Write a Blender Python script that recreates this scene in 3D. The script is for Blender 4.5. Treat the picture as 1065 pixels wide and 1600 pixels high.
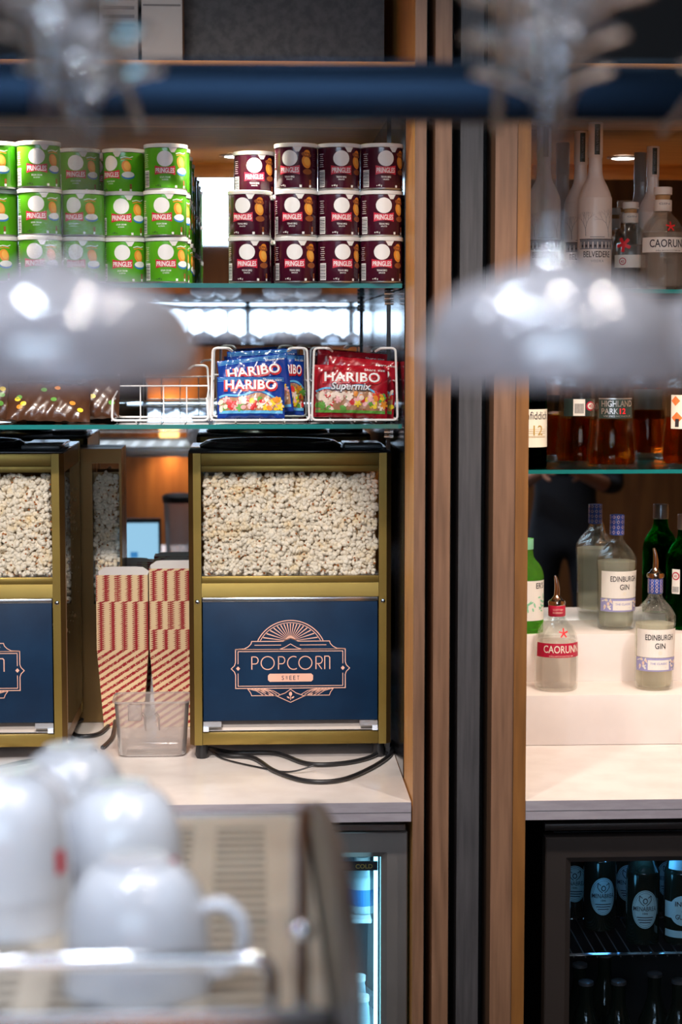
import bpy, bmesh, math, random
from mathutils import Vector, Matrix
from math import sin, cos, pi, radians, sqrt

S = bpy.context.scene
for o in list(bpy.data.objects): bpy.data.objects.remove(o)
C = S.collection
rnd = random.Random(7)

# ------------------------------------------------------------------ camera
FPX = 3000.0
th = math.atan(270 / FPX); ps = math.atan(147.5 / FPX * cos(th))
CAM = Vector((0, 0, 1.70))
F = Vector((sin(ps) * cos(th), cos(ps) * cos(th), -sin(th))); R = Vector((cos(ps), -sin(ps), 0)); U = R.cross(F)
cd = bpy.data.cameras.new('camera'); cam = bpy.data.objects.new('camera', cd); C.objects.link(cam)
cam.matrix_world = Matrix(((R.x, U.x, -F.x, CAM.x), (R.y, U.y, -F.y, CAM.y), (R.z, U.z, -F.z, CAM.z), (0, 0, 0, 1)))
cd.sensor_fit = 'VERTICAL'; cd.sensor_height = 36.0; cd.lens = FPX * 36 / 1600
cd.clip_start = 0.05; cd.clip_end = 60
cd.dof.use_dof = True; cd.dof.focus_distance = 3.60; cd.dof.aperture_fstop = 5.2
S.camera = cam

def at(px, py, Y):            # a point at depth Y seen at photo pixel px, py
    d = F * FPX + R * (px - 532.5) + U * (800 - py)
    return CAM + d * (Y / d.y)
def atz(px, py, Z):           # a point at height Z
    d = F * FPX + R * (px - 532.5) + U * (800 - py)
    return CAM + d * ((Z - CAM.z) / d.z)

# ------------------------------------------------------------------ world, exposure
S.view_settings.view_transform = 'Standard'; S.view_settings.look = 'None'
S.view_settings.gamma = 1.0; S.view_settings.use_curve_mapping = False
S.view_settings.exposure = 0.6
w = bpy.data.worlds.new('world'); S.world = w; w.use_nodes = True
w.node_tree.nodes['Background'].inputs[0].default_value = (0.35, 0.45, 0.62, 1)
w.node_tree.nodes['Background'].inputs[1].default_value = 0.03

def light(name, kind, loc, power, color, size=0.1, aim=None, spot=None, blend=0.5, parent=None, size_y=None):
    l = bpy.data.lights.new(name, kind); l.energy = power; l.color = color
    if kind == 'AREA':
        l.shape = 'RECTANGLE' if size_y else 'DISK'; l.size = size
        if size_y: l.size_y = size_y
    else: l.shadow_soft_size = size
    if spot: l.spot_size = radians(spot); l.spot_blend = blend
    o = bpy.data.objects.new(name, l); C.objects.link(o); o.location = loc
    if aim is not None:
        o.rotation_euler = (Vector(aim) - Vector(loc)).to_track_quat('-Z', 'Y').to_euler()
    if parent: o.parent = parent
    return o
WARM = (1.0, 0.80, 0.62); NEUT = (1.0, 0.88, 0.78); COOL = (0.62, 0.80, 1.0)
# daylight entering through the windows behind the camera, the room's ceiling lamps above the aisle, and a spot added for the popcorn
light('window_daylight', 'AREA', (-0.3, -2.30, 2.45), 20, COOL, 2.6, aim=(0.0, 3.0, 1.2), size_y=0.5)
light('aisle_lamp_light', 'SPOT', (-0.15, 2.25, 2.80), 58, NEUT, 0.06, aim=(-0.10, 3.40, 1.45), spot=64, blend=0.9)
light('aisle_lamp_light', 'SPOT', (0.95, 2.25, 2.80), 75, NEUT, 0.06, aim=(0.86, 3.50, 1.25), spot=54, blend=0.9)
light('popcorn_fill_light', 'SPOT', (-0.55, 1.0, 2.78), 165, (1.0, 0.89, 0.82), 0.05, aim=(-0.17, 3.6, 1.14), spot=19, blend=0.35)  # added spot that brightens the popcorn; no fixture built for it
light('bar_lamp_light', 'AREA', (-0.35, 0.70, 2.80), 8, (0.78, 0.87, 1.0), 0.12, aim=(-0.1, 1.1, 1.3))

# ------------------------------------------------------------------ materials
def M(name, col, rough=0.5, metal=0.0, **k):
    m = bpy.data.materials.new(name); m.use_nodes = True
    b = m.node_tree.nodes['Principled BSDF']
    b.inputs['Base Color'].default_value = (*col, 1); b.inputs['Roughness'].default_value = rough; b.inputs['Metallic'].default_value = metal
    if 'trans' in k: b.inputs['Transmission Weight'].default_value = k['trans']
    if 'ior' in k: b.inputs['IOR'].default_value = k['ior']
    if 'alpha' in k: b.inputs['Alpha'].default_value = k['alpha']
    if 'coat' in k: b.inputs['Coat Weight'].default_value = k['coat']
    if 'sss' in k: b.inputs['Subsurface Weight'].default_value = k['sss']; b.inputs['Subsurface Radius'].default_value = (0.01, 0.008, 0.006); b.inputs['Subsurface Scale'].default_value = 0.5
    if 'emit' in k: b.inputs['Emission Color'].default_value = (*k['emit'], 1); b.inputs['Emission Strength'].default_value = k.get('es', 1)
    return m
def N(m, t, **k):
    n = m.node_tree.nodes.new(t)
    for a, v in k.items(): setattr(n, a, v)
    return n
def L(m, a, b): m.node_tree.links.new(a, b)
def noisy(m, c2, scale=(1, 1, 1), s=20, detail=4, lo=0.35, hi=0.65, bump=0.0, rvar=None):
    """mixes the base colour with c2 through stretched noise"""
    b = m.node_tree.nodes['Principled BSDF']; c1 = tuple(b.inputs['Base Color'].default_value)
    tc = N(m, 'ShaderNodeTexCoord'); mp = N(m, 'ShaderNodeMapping'); mp.inputs['Scale'].default_value = scale
    no = N(m, 'ShaderNodeTexNoise'); no.inputs['Scale'].default_value = s; no.inputs['Detail'].default_value = detail
    cr = N(m, 'ShaderNodeValToRGB'); cr.color_ramp.elements[0].position = lo; cr.color_ramp.elements[1].position = hi
    cr.color_ramp.elements[0].color = c1; cr.color_ramp.elements[1].color = (*c2, 1)
    L(m, tc.outputs['Object'], mp.inputs[0]); L(m, mp.outputs[0], no.inputs['Vector']); L(m, no.outputs['Fac'], cr.inputs[0])
    L(m, cr.outputs[0], b.inputs['Base Color'])
    if bump:
        bp = N(m, 'ShaderNodeBump'); bp.inputs['Strength'].default_value = bump; bp.inputs['Distance'].default_value = 0.002
        L(m, no.outputs['Fac'], bp.inputs['Height']); L(m, bp.outputs[0], b.inputs['Normal'])
    if rvar:
        mr = N(m, 'ShaderNodeMapRange'); mr.inputs[3].default_value = rvar[0]; mr.inputs[4].default_value = rvar[1]
        L(m, no.outputs['Fac'], mr.inputs[0]); L(m, mr.outputs[0], b.inputs['Roughness'])
    return m
def thin_glass(name, tint=(0.93, 0.97, 0.96), ior=1.45, rough=0.0, haze=0.0, hcol=(0.8, 0.85, 0.95), gloss=1.0):
    """thin clear pane: transparent with a Fresnel reflection, and some haze"""
    m = bpy.data.materials.new(name); m.use_nodes = True; nt = m.node_tree; nt.nodes.clear()
    out = N(m, 'ShaderNodeOutputMaterial'); tr = N(m, 'ShaderNodeBsdfTransparent'); tr.inputs[0].default_value = (*tint, 1)
    gl = N(m, 'ShaderNodeBsdfGlossy'); gl.inputs['Roughness'].default_value = rough
    fr = N(m, 'ShaderNodeFresnel'); fr.inputs[0].default_value = ior
    mu = N(m, 'ShaderNodeMath', operation='MULTIPLY'); mu.inputs[1].default_value = gloss; L(m, fr.outputs[0], mu.inputs[0])
    mx = N(m, 'ShaderNodeMixShader'); L(m, mu.outputs[0], mx.inputs[0]); L(m, tr.outputs[0], mx.inputs[1]); L(m, gl.outputs[0], mx.inputs[2])
    last = mx.outputs[0]
    if haze:
        df = N(m, 'ShaderNodeBsdfDiffuse'); df.inputs[0].default_value = (*hcol, 1)
        tl = N(m, 'ShaderNodeBsdfTranslucent'); tl.inputs[0].default_value = (*hcol, 1)
        m1 = N(m, 'ShaderNodeMixShader'); L(m, df.outputs[0], m1.inputs[1]); L(m, tl.outputs[0], m1.inputs[2])
        m2 = N(m, 'ShaderNodeMixShader'); m2.inputs[0].default_value = haze; L(m, last, m2.inputs[1]); L(m, m1.outputs[0], m2.inputs[2]); last = m2.outputs[0]
    L(m, last, out.inputs[0]); return m
def glass(name, col=(1, 1, 1), ior=1.45, rough=0.0, clear=0.35, milk=0.0):
    """refracting glass, part of the light passing straight"""
    m = bpy.data.materials.new(name); m.use_nodes = True; nt = m.node_tree; nt.nodes.clear()
    out = N(m, 'ShaderNodeOutputMaterial'); g = N(m, 'ShaderNodeBsdfGlass'); g.inputs['Color'].default_value = (*col, 1)
    g.inputs['IOR'].default_value = ior; g.inputs['Roughness'].default_value = rough
    tr = N(m, 'ShaderNodeBsdfTransparent'); tr.inputs[0].default_value = (*col, 1)
    mx = N(m, 'ShaderNodeMixShader'); mx.inputs[0].default_value = clear
    L(m, g.outputs[0], mx.inputs[1]); L(m, tr.outputs[0], mx.inputs[2]); last = mx.outputs[0]
    if milk:
        tl = N(m, 'ShaderNodeBsdfTranslucent'); tl.inputs[0].default_value = (*col, 1); df = N(m, 'ShaderNodeBsdfDiffuse'); df.inputs[0].default_value = (*col, 1)
        a = N(m, 'ShaderNodeMixShader'); L(m, tl.outputs[0], a.inputs[1]); L(m, df.outputs[0], a.inputs[2])
        c = N(m, 'ShaderNodeMixShader'); c.inputs[0].default_value = milk; L(m, last, c.inputs[1]); L(m, a.outputs[0], c.inputs[2]); last = c.outputs[0]
    L(m, last, out.inputs[0]); return m
def emis(name, col, st):
    m = bpy.data.materials.new(name); m.use_nodes = True; nt = m.node_tree; nt.nodes.clear()
    out = N(m, 'ShaderNodeOutputMaterial'); e = N(m, 'ShaderNodeEmission'); e.inputs[0].default_value = (*col, 1); e.inputs[1].default_value = st
    L(m, e.outputs[0], out.inputs[0]); return m

m_oak = noisy(M('oak', (0.52, 0.23, 0.055), 0.45), (0.34, 0.14, 0.03), (9, 9, 0.7), 9, 5, 0.3, 0.7, 0.05)
m_oak_lit = noisy(M('oak_lit_tone', (0.85, 0.44, 0.13), 0.45), (0.60, 0.27, 0.07), (9, 9, 0.7), 9, 5, 0.3, 0.7, 0.05)  # brighter copy of the oak, its lit look put into the colour
m_oak_dim = noisy(M('oak_dim_tone', (0.32, 0.13, 0.03), 0.45), (0.20, 0.08, 0.018), (9, 9, 0.7), 9, 5, 0.3, 0.7, 0.05)  # darker copy of the oak, dimmer light put into the colour
m_oak_x = noisy(M('oak_ceiling', (0.85, 0.36, 0.07), 0.45), (0.55, 0.21, 0.035), (0.8, 9, 9), 9, 5, 0.3, 0.7, 0.05)
m_brown = noisy(M('brown_slat', (0.30, 0.155, 0.088), 0.5), (0.175, 0.088, 0.048), (10, 10, 0.6), 10, 6, 0.3, 0.7, 0.08)
m_grey = noisy(M('grey_slat', (0.080, 0.074, 0.078), 0.55), (0.045, 0.042, 0.046), (12, 12, 0.7), 12, 6, 0.3, 0.7, 0.08)
m_black = M('black', (0.006, 0.006, 0.007), 0.6)
m_blackgl = M('black_gloss', (0.008, 0.008, 0.010), 0.15)
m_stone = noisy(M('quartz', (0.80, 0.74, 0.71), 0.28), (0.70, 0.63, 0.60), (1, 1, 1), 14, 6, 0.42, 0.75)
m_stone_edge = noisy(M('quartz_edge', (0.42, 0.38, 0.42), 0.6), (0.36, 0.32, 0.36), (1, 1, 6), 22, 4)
m_mirror = M('mirror', (0.66, 0.70, 0.74), 0.015, 1.0)
m_shelf = thin_glass('shelf_glass', (0.90, 0.96, 0.95), 1.5)
m_shelf_edge = M('shelf_glass_edge', (0.01, 0.16, 0.16), 0.12, emit=(0, 0.3, 0.32), es=0.0)
m_gold = noisy(M('gold_anodised', (0.30, 0.205, 0.05), 0.36, 0.75), (0.25, 0.17, 0.04), (1, 1, 1), 8, 3, 0.3, 0.7)
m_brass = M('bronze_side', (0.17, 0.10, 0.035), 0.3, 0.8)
m_steel = M('steel', (0.62, 0.62, 0.63), 0.25, 1.0)
m_chrome = M('chrome', (0.8, 0.8, 0.82), 0.08, 1.0)
m_tray = noisy(M('tray_steel', (0.72, 0.62, 0.50), 0.38, 0.7), (0.62, 0.53, 0.42), (1, 1, 1), 6, 3, 0.3, 0.7)  # beige cast of the light on steel put into its base colour
m_porc = M('porcelain', (0.60, 0.62, 0.68), 0.12, coat=0.5)
m_red = M('red_print', (0.60, 0.02, 0.04), 0.4)
m_white = M('white_print', (0.85, 0.85, 0.84), 0.4)
m_paper = M('label_paper', (0.82, 0.74, 0.66), 0.6)
m_dark = M('dark_print', (0.03, 0.025, 0.03), 0.5)
m_wire = M('white_wire', (0.82, 0.80, 0.80), 0.3)
m_rubber = M('rubber', (0.012, 0.012, 0.014), 0.4)

# ------------------------------------------------------------------ mesh tools
class MB:
    def __init__(s): s.v = []; s.f = []; s.m = []; s.mats = []
    def mi(s, mat):
        if mat not in s.mats: s.mats.append(mat)
        return s.mats.index(mat)
    def add(s, vs, fs, mat):
        n = len(s.v); k = s.mi(mat); s.v.extend(tuple(v) for v in vs)
        for f in fs: s.f.append(tuple(i + n for i in f)); s.m.append(k)
        return s
    def box(s, x0, x1, y0, y1, z0, z1, mat, bev=0.0, top=None, front=None):
        if bev:
            bm = bmesh.new(); bmesh.ops.create_cube(bm, size=1)
            for v in bm.verts: v.co = Vector(((x0 + x1) / 2 + v.co.x * (x1 - x0), (y0 + y1) / 2 + v.co.y * (y1 - y0), (z0 + z1) / 2 + v.co.z * (z1 - z0)))
            bmesh.ops.bevel(bm, geom=bm.edges[:], offset=bev, segments=2, affect='EDGES', profile=0.5)
            s.bm(bm, mat); return s
        vs = [(x0, y0, z0), (x1, y0, z0), (x1, y1, z0), (x0, y1, z0), (x0, y0, z1), (x1, y0, z1), (x1, y1, z1), (x0, y1, z1)]
        s.add(vs, [(0, 3, 2, 1), (2, 3, 7, 6), (1, 2, 6, 5), (3, 0, 4, 7)], mat)
        s.add(vs, [(4, 5, 6, 7)], top or mat); s.add(vs, [(0, 1, 5, 4)], front or mat)
        return s
    def bm(s, bm, mat):
        bm.verts.index_update(); s.add([v.co[:] for v in bm.verts], [tuple(v.index for v in f.verts) for f in bm.faces], mat); bm.free(); return s
    def lathe(s, prof, mat, n=32, c=(0, 0), cap=True):
        vs = []; fs = []; m = len(prof)
        for i in range(n):
            a = 2 * pi * i / n
            for r, z in prof: vs.append((c[0] + r * cos(a), c[1] + r * sin(a), z))
        for i in range(n):
            j = (i + 1) % n
            for k in range(m - 1): fs.append((i * m + k, j * m + k, j * m + k + 1, i * m + k + 1))
        if cap:
            if prof[0][0] > 1e-6: fs.append(tuple(i * m for i in reversed(range(n))))
            if prof[-1][0] > 1e-6: fs.append(tuple(i * m + m - 1 for i in range(n)))
        return s.add(vs, fs, mat)
    def tube(s, pts, r, mat, n=8, closed=False, caps=True):
        pts = [Vector(p) for p in pts]; m = len(pts); rr = r if isinstance(r, (list, tuple)) else [r] * m
        vs = []; up = None
        for i, p in enumerate(pts):
            a = pts[i - 1] if (i or closed) else p; b = pts[(i + 1) % m] if (i < m - 1 or closed) else p
            t = (b - a).normalized()
            if up is None: up = Vector((0, 0, 1)) if abs(t.z) < .9 else Vector((1, 0, 0))
            x = t.cross(up).normalized(); up = x.cross(t).normalized()
            for j in range(n):
                q = 2 * pi * j / n; vs.append(p + (x * cos(q) + up * sin(q)) * rr[i])
        fs = []
        for i in range(m if closed else m - 1):
            k = (i + 1) % m
            for j in range(n): l = (j + 1) % n; fs.append((i * n + j, k * n + j, k * n + l, i * n + l))
        if caps and not closed: fs.append(tuple(range(n))); fs.append(tuple(reversed(range((m - 1) * n, m * n))))
        return s.add(vs, fs, mat)
    def prism(s, poly, a0, a1, mat, axis='x'):      # 2-D polygon extruded along an axis
        n = len(poly)
        def pt(p, a): return (a, p[0], p[1]) if axis == 'x' else ((p[0], a, p[1]) if axis == 'y' else (p[0], p[1], a))
        vs = [pt(p, a0) for p in poly] + [pt(p, a1) for p in poly]
        return s.add(vs, [tuple(range(n))[::-1], tuple(range(n, 2 * n))] + [(i, (i + 1) % n, n + (i + 1) % n, n + i) for i in range(n)], mat)
    def art(s, shape, mat, fn):                     # 2-D shape (verts, faces) mapped by fn(u, v)
        vs, fs = shape; return s.add([fn(u, v) for u, v in vs], fs, mat)
    def build(s, name, parent=None, loc=None, smooth=40, recalc=True):
        me = bpy.data.meshes.new(name); me.from_pydata(s.v, [], s.f); me.update()
        for m in s.mats: me.materials.append(m)
        me.polygons.foreach_set('material_index', s.m)
        if smooth:
            bm = bmesh.new(); bm.from_mesh(me)
            if recalc: bmesh.ops.recalc_face_normals(bm, faces=bm.faces[:])
            lim = radians(smooth)
            for f in bm.faces: f.smooth = True
            for e in bm.edges:
                if len(e.link_faces) == 2 and e.calc_face_angle(0) > lim: e.smooth = False
            bm.to_mesh(me); bm.free()
        o = bpy.data.objects.new(name, me); C.objects.link(o)
        if parent: o.parent = parent
        if loc is not None: o.location = loc
        return o

def tag(o, label=None, cat=None, group=None, kind=None):
    if label: o['label'] = label
    if cat: o['category'] = cat
    if group: o['group'] = group
    if kind: o['kind'] = kind
    return o
def thing(name, label, cat, loc=(0, 0, 0), rz=0, group=None):
    o = bpy.data.objects.new(name, None); C.objects.link(o); o.location = loc; o.rotation_euler = (0, 0, rz)
    o.empty_display_size = 0.05
    return tag(o, label, cat, group)
def struct(name, mb, smooth=0): return tag(mb.build(name, smooth=smooth), kind='structure')
KIDS = {}
def kids(r): return [o for o in C.objects if o.parent is r]
def dup(root, loc, rz=0, label=None, group=None):
    r = root.copy(); C.objects.link(r); r.location = loc; r.rotation_euler = (0, 0, rz)
    if label: r['label'] = label
    if group: r['group'] = group
    key = root.name
    if key not in KIDS: KIDS[key] = [(c, kids(c)) for c in kids(root)]
    for ch, gs in KIDS[key]:
        c = ch.copy(); C.objects.link(c); c.parent = r
        for g in gs: d = g.copy(); C.objects.link(d); d.parent = c
    return r

# 2-D shapes -------------------------------------------------------
TC = {}
def text2(t, h, w=None, bold=0.0, ls=1.0, shear=0.0):
    key = (t, bold, ls, shear)
    if key not in TC:
        cu = bpy.data.curves.new('t', 'FONT'); cu.body = t; cu.size = 1; cu.offset = bold; cu.space_character = ls; cu.shear = shear
        cu.resolution_u = 3
        o = bpy.data.objects.new('t', cu); C.objects.link(o)
        dg = bpy.context.evaluated_depsgraph_get(); me = o.evaluated_get(dg).to_mesh()
        vs = [(v.co.x, v.co.y) for v in me.vertices]; fs = [tuple(p.vertices) for p in me.polygons]
        o.evaluated_get(dg).to_mesh_clear(); bpy.data.objects.remove(o); bpy.data.curves.remove(cu)
        TC[key] = (vs, fs)
    vs, fs = TC[key]
    x0 = min(v[0] for v in vs); x1 = max(v[0] for v in vs); y0 = min(v[1] for v in vs); y1 = max(v[1] for v in vs)
    sy = h / 0.73 if bold <= 0.03 else h / (0.73 + 2 * bold); sx = (w / (x1 - x0)) if w else sy
    return ([((x - (x0 + x1) / 2) * sx, y * sy) for x, y in vs], fs)
def sh(s, dx=0, dy=0, k=1, rot=0):
    c, q = cos(rot), sin(rot)
    return ([(dx + k * (x * c - y * q), dy + k * (x * q + y * c)) for x, y in s[0]], s[1])
def rect2(w, h, nx=1, ny=1):
    vs = [(-w / 2 + w * i / nx, -h / 2 + h * j / ny) for j in range(ny + 1) for i in range(nx + 1)]
    return (vs, [(j * (nx + 1) + i, j * (nx + 1) + i + 1, (j + 1) * (nx + 1) + i + 1, (j + 1) * (nx + 1) + i) for j in range(ny) for i in range(nx)])
def ell2(rx, ry, n=24, rings=2):
    vs = [(0, 0)]; fs = []
    for k in range(1, rings + 1):
        for i in range(n): vs.append((rx * k / rings * cos(2 * pi * i / n), ry * k / rings * sin(2 * pi * i / n)))
    for i in range(n): fs.append((0, 1 + i, 1 + (i + 1) % n))
    for k in range(rings - 1):
        a = 1 + k * n; b = a + n
        for i in range(n): j = (i + 1) % n; fs.append((a + i, b + i, b + j, a + j))
    return (vs, fs)
def poly2(pts): return (list(pts), [tuple(range(len(pts)))])
def stroke2(pts, w, closed=False):
    P = [Vector(p) for p in pts]; n = len(P); vs = []
    for i in range(n):
        a = P[i - 1] if (i or closed) else None; b = P[(i + 1) % n] if (i < n - 1 or closed) else None
        d1 = (P[i] - a).normalized() if a is not None else None; d2 = (b - P[i]).normalized() if b is not None else None
        d1 = d1 or d2; d2 = d2 or d1
        n1 = Vector((-d1.y, d1.x)); n2 = Vector((-d2.y, d2.x)); m = (n1 + n2)
        m = n1 if m.length < 1e-6 else m.normalized(); k = 1 / max(0.45, m.dot(n1))
        vs += [tuple(P[i] - m * w / 2 * k), tuple(P[i] + m * w / 2 * k)]
    fs = []
    for i in range(n if closed else n - 1): j = (i + 1) % n; fs.append((2 * i, 2 * j, 2 * j + 1, 2 * i + 1))
    return (vs, fs)
def arc(cx, cy, rx, ry, a0, a1, n=16): return [(cx + rx * cos(radians(a0 + (a1 - a0) * i / n)), cy + ry * sin(radians(a0 + (a1 - a0) * i / n))) for i in range(n + 1)]
def star2(r, n=5, wd=0.3):
    vs = []; fs = []
    for i in range(n):
        a = pi / 2 + 2 * pi * i / n; s = stroke2([(0, 0), (r * cos(a), r * sin(a))], r * wd); k = len(vs)
        vs += s[0]; fs += [tuple(j + k for j in f) for f in s[1]]
    return (vs, fs)
def wrap(Rf, a0=0.0, off=0.0004, z0=0.0):          # maps a label onto a round body, facing -Y at angle a0
    def fn(u, v):
        z = z0 + v; r = Rf(z) if callable(Rf) else Rf; a = a0 + u / r
        return ((r + off) * sin(a), -(r + off) * cos(a), z)
    return fn
def flat(y=-0.0005, dx=0, dz=0): return lambda u, v: (dx + u, y, dz + v)
def prof_r(prof):
    def f(z):
        for (r0, z0), (r1, z1) in zip(prof, prof[1:]):
            if z0 <= z <= z1 and z1 > z0: return r0 + (r1 - r0) * (z - z0) / (z1 - z0)
        return prof[-1][0]
    return f
def smooth_prof(pts, n=5):       # Catmull-Rom through profile points, corners marked by repeating a point
    out = []
    for i in range(len(pts) - 1):
        p1, p2 = pts[i], pts[i + 1]
        if p1 == p2: continue
        p0 = pts[i - 1] if i else p1; p3 = pts[i + 2] if i + 2 < len(pts) else p2
        for k in range(n):
            t = k / n; q = []
            for c in (0, 1):
                a = 2 * p1[c]; b = p2[c] - p0[c]; d = 2 * p0[c] - 5 * p1[c] + 4 * p2[c] - p3[c]; e = -p0[c] + 3 * p1[c] - 3 * p2[c] + p3[c]
                q.append(0.5 * (a + b * t + d * t * t + e * t ** 3))
            out.append((max(q[0], 0.0), q[1]))
    out.append(pts[-1]); return out

# ================================================================== the room
ZC = 0.903; YF = 3.25; YM = 4.05; ZT = 2.137
XW = 0.2832                      # inner face of the left bay's right-hand side
struct('floor', MB().box(-2.6, 3.2, -2.5, 4.3, -0.05, 0, noisy(M('floor_mat', (0.05, 0.045, 0.04), 0.5), (0.03, 0.028, 0.025))))
m_ceil = M('ceiling_mat', (0.055, 0.06, 0.07), 0.8)
struct('ceiling', MB().box(-2.6, 3.2, -2.5, 4.3, 2.95, 3.0, m_ceil))
m_wallw = noisy(M('wood_panelling', (0.42, 0.17, 0.05), 0.5), (0.26, 0.095, 0.03), (5, 5, 0.5), 4, 5)
struct('wall_left', MB().box(-2.65, -2.6, -2.5, 4.3, 0, 2.95, m_wallw))
struct('wall_right', MB().box(3.2, 3.25, -2.5, 4.3, 0, 2.95, m_wallw))
struct('wall_back', MB().box(-2.6, 3.2, 4.25, 4.3, 0, 2.95, m_black))
# wall behind the camera with two windows
wf = MB()
wx0, wx1 = -1.7, 1.15
wf.box(-2.6, wx0, -2.5, -2.4, 0, 2.95, m_wallw).box(wx1, 3.2, -2.5, -2.4, 0, 2.95, m_wallw)
wf.box(wx0, wx1, -2.5, -2.4, 0, 1.66, m_wallw).box(wx0, wx1, -2.5, -2.4, 1.93, 2.46, m_wallw).box(wx0, wx1, -2.5, -2.4, 2.75, 2.95, m_wallw)
struct('wall_front', wf)
m_day = emis('daylight', (0.62, 0.80, 1.0), 2.6); m_day2 = emis('daylight_low', (0.62, 0.80, 1.0), 5.5)
for i, (z0, z1) in enumerate(((1.66, 1.93), (2.46, 2.75))):
    wb = MB().box(wx0, wx1, -2.49, -2.48, z0, z1, m_day if i else m_day2)
    wo = struct('window_%d' % (i + 1), wb)
    fb = MB()
    for k in range(6):
        x = wx0 + (wx1 - wx0 - .03) * k / 5; fb.box(x, x + 0.03, -2.475, -2.42, z0, z1, m_black)
    fb.box(wx0, wx1, -2.475, -2.42, z0, z0 + 0.02, m_black).box(wx0, wx1, -2.475, -2.42, z1 - 0.02, z1, m_black)
    fb.build('window_frame', wo, smooth=0)

# back bar carcass --------------------------------------------------
struct('trim_1', MB().box(-1.0, 1.35, 4.10, 4.2, 0, 2.6, m_black))                         # carcass back
tag(MB().box(-0.98, XW - 0.001, YM, YM + 0.012, ZC, ZT, m_mirror).build('mirror', smooth=0), 'wide mirror lining the back of the left bay', 'mirror')
tag(MB().box(0.480, 1.30, YM, YM + 0.012, ZC, ZT, m_mirror).build('mirror', smooth=0), 'mirror behind the bottle shelves of the right bay', 'mirror')
def panel(name, x0, x1, y0, y1, z0, z1, mat, label, cat='wooden post', group=None, **k):
    return tag(MB().box(x0, x1, y0, y1, z0, z1, mat, **k).build(name, smooth=0), label, cat, group)
panel('bay_side_panel', XW, 0.3026, YF, YM + 0.02, 0, 2.6, m_oak_lit, 'oak side panel closing the left bay beside the maroon cans', front=m_brown)
panel('bay_side_panel', 0.4572, 0.4790, YF, YM + 0.02, 0, 2.6, m_oak_dim, 'orange oak side panel closing the right bay of bottles')
panel('bay_side_panel', -1.0, -0.98, YF, YM + 0.02, 0, 2.6, m_oak, 'oak side panel at the far left end of the left bay')
panel('bay_side_panel', 1.30, 1.32, YF, YM + 0.02, 0, 2.6, m_oak, 'oak side panel at the far right end of the right bay')
panel('wood_slat', 0.3175, 0.3456, YF + 0.002, 3.37, 0, 2.6, m_brown, 'brown wooden slat just right of the left bay side panel', 'wooden slat')
panel('wood_slat', 0.3632, 0.4019, YF + 0.03, 3.39, 0, 2.6, m_grey, 'dark grey wooden slat between the two brown slats', 'wooden slat')
panel('wood_slat', 0.4196, 0.4570, YF + 0.004, 3.37, 0, 2.6, m_brown, 'brown wooden slat touching the orange side panel of the right bay', 'wooden slat')
struct('trim_2', MB().box(0.3030, 0.4568, 3.40, 3.41, 0, 2.6, m_black))
for x0, x1, s in ((-0.98, XW, 'left'), (0.479, 1.30, 'right')):
    panel('bay_ceiling', x0, x1, YF + 0.008, YM - 0.0005, ZT, ZT + 0.02, m_oak_x, 'oak board roofing the %s bay, with a recessed lamp' % s, 'ceiling board')
    panel('fascia_board', x0, x1, YF - 0.002, YF + 0.0078, 2.100, ZT + 0.024, m_oak_x, 'thin oak fascia above the %s bay' % s, 'fascia')
# upper display niche above the bays
m_mott = noisy(M('mottled_grey', (0.060, 0.057, 0.06), 0.6), (0.028, 0.028, 0.032), (1, 1, 1), 55, 8, 0.40, 0.62)
x0 = at(288, 50, 3.62).x; x1 = at(600, 50, 3.62).x
tag(MB().box(x0, x1, 3.62, 3.64, ZT + 0.022, 2.6, m_mott).build('mottled_panel', smooth=0), 'mottled grey panel on the shelf above the cans', 'panel')
panel('overhead_board', -0.98, XW, 3.30, 4.05, 2.52, 2.54, m_black, 'black board high above the left bay', 'board')
m_card = M('grey_card', (0.20, 0.20, 0.21), 0.7); m_cardl = M('grey_print', (0.10, 0.10, 0.11), 0.7)
t = thing('cardboard_box', 'grey printed box on the high shelf left of the mottled panel', 'box', (at(200, 60, 3.45).x, 3.45, ZT + 0.0225))
MB().box(-0.05, 0.018, 0, 0.10, 0, 0.2, m_card, 0.002).build('carton', t)
a = MB()
for j in range(9): a.art(sh(rect2(0.055, 0.006), -0.016, 0.06 + j * 0.015), m_cardl, flat(-0.0008))
a.build('printed_lines', t, smooth=0)
t = thing('cardboard_box', 'pale grey box on the high shelf touching the mottled panel', 'box', (at(253, 60, 3.45).x, 3.45, ZT + 0.0225))
MB().box(-0.036, 0.036, 0, 0.10, 0, 0.19, M('pale_card', (0.26, 0.26, 0.27), 0.7), 0.002).build('carton', t)
MB().art(sh(rect2(0.066, 0.003), 0, 0.15), m_cardl, flat(-0.0008)).art(sh(rect2(0.066, 0.003), 0, 0.125), m_cardl, flat(-0.0008)).build('printed_lines', t, smooth=0)

# worktops ----------------------------------------------------------
def worktop(x0, x1, label):
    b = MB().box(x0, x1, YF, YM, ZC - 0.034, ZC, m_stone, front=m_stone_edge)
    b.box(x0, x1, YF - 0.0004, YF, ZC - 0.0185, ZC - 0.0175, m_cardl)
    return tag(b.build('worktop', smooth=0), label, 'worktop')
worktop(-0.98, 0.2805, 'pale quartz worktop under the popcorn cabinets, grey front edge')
worktop(0.4795, 1.295, 'pale quartz worktop in the right bay below the white bottle steps')
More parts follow.
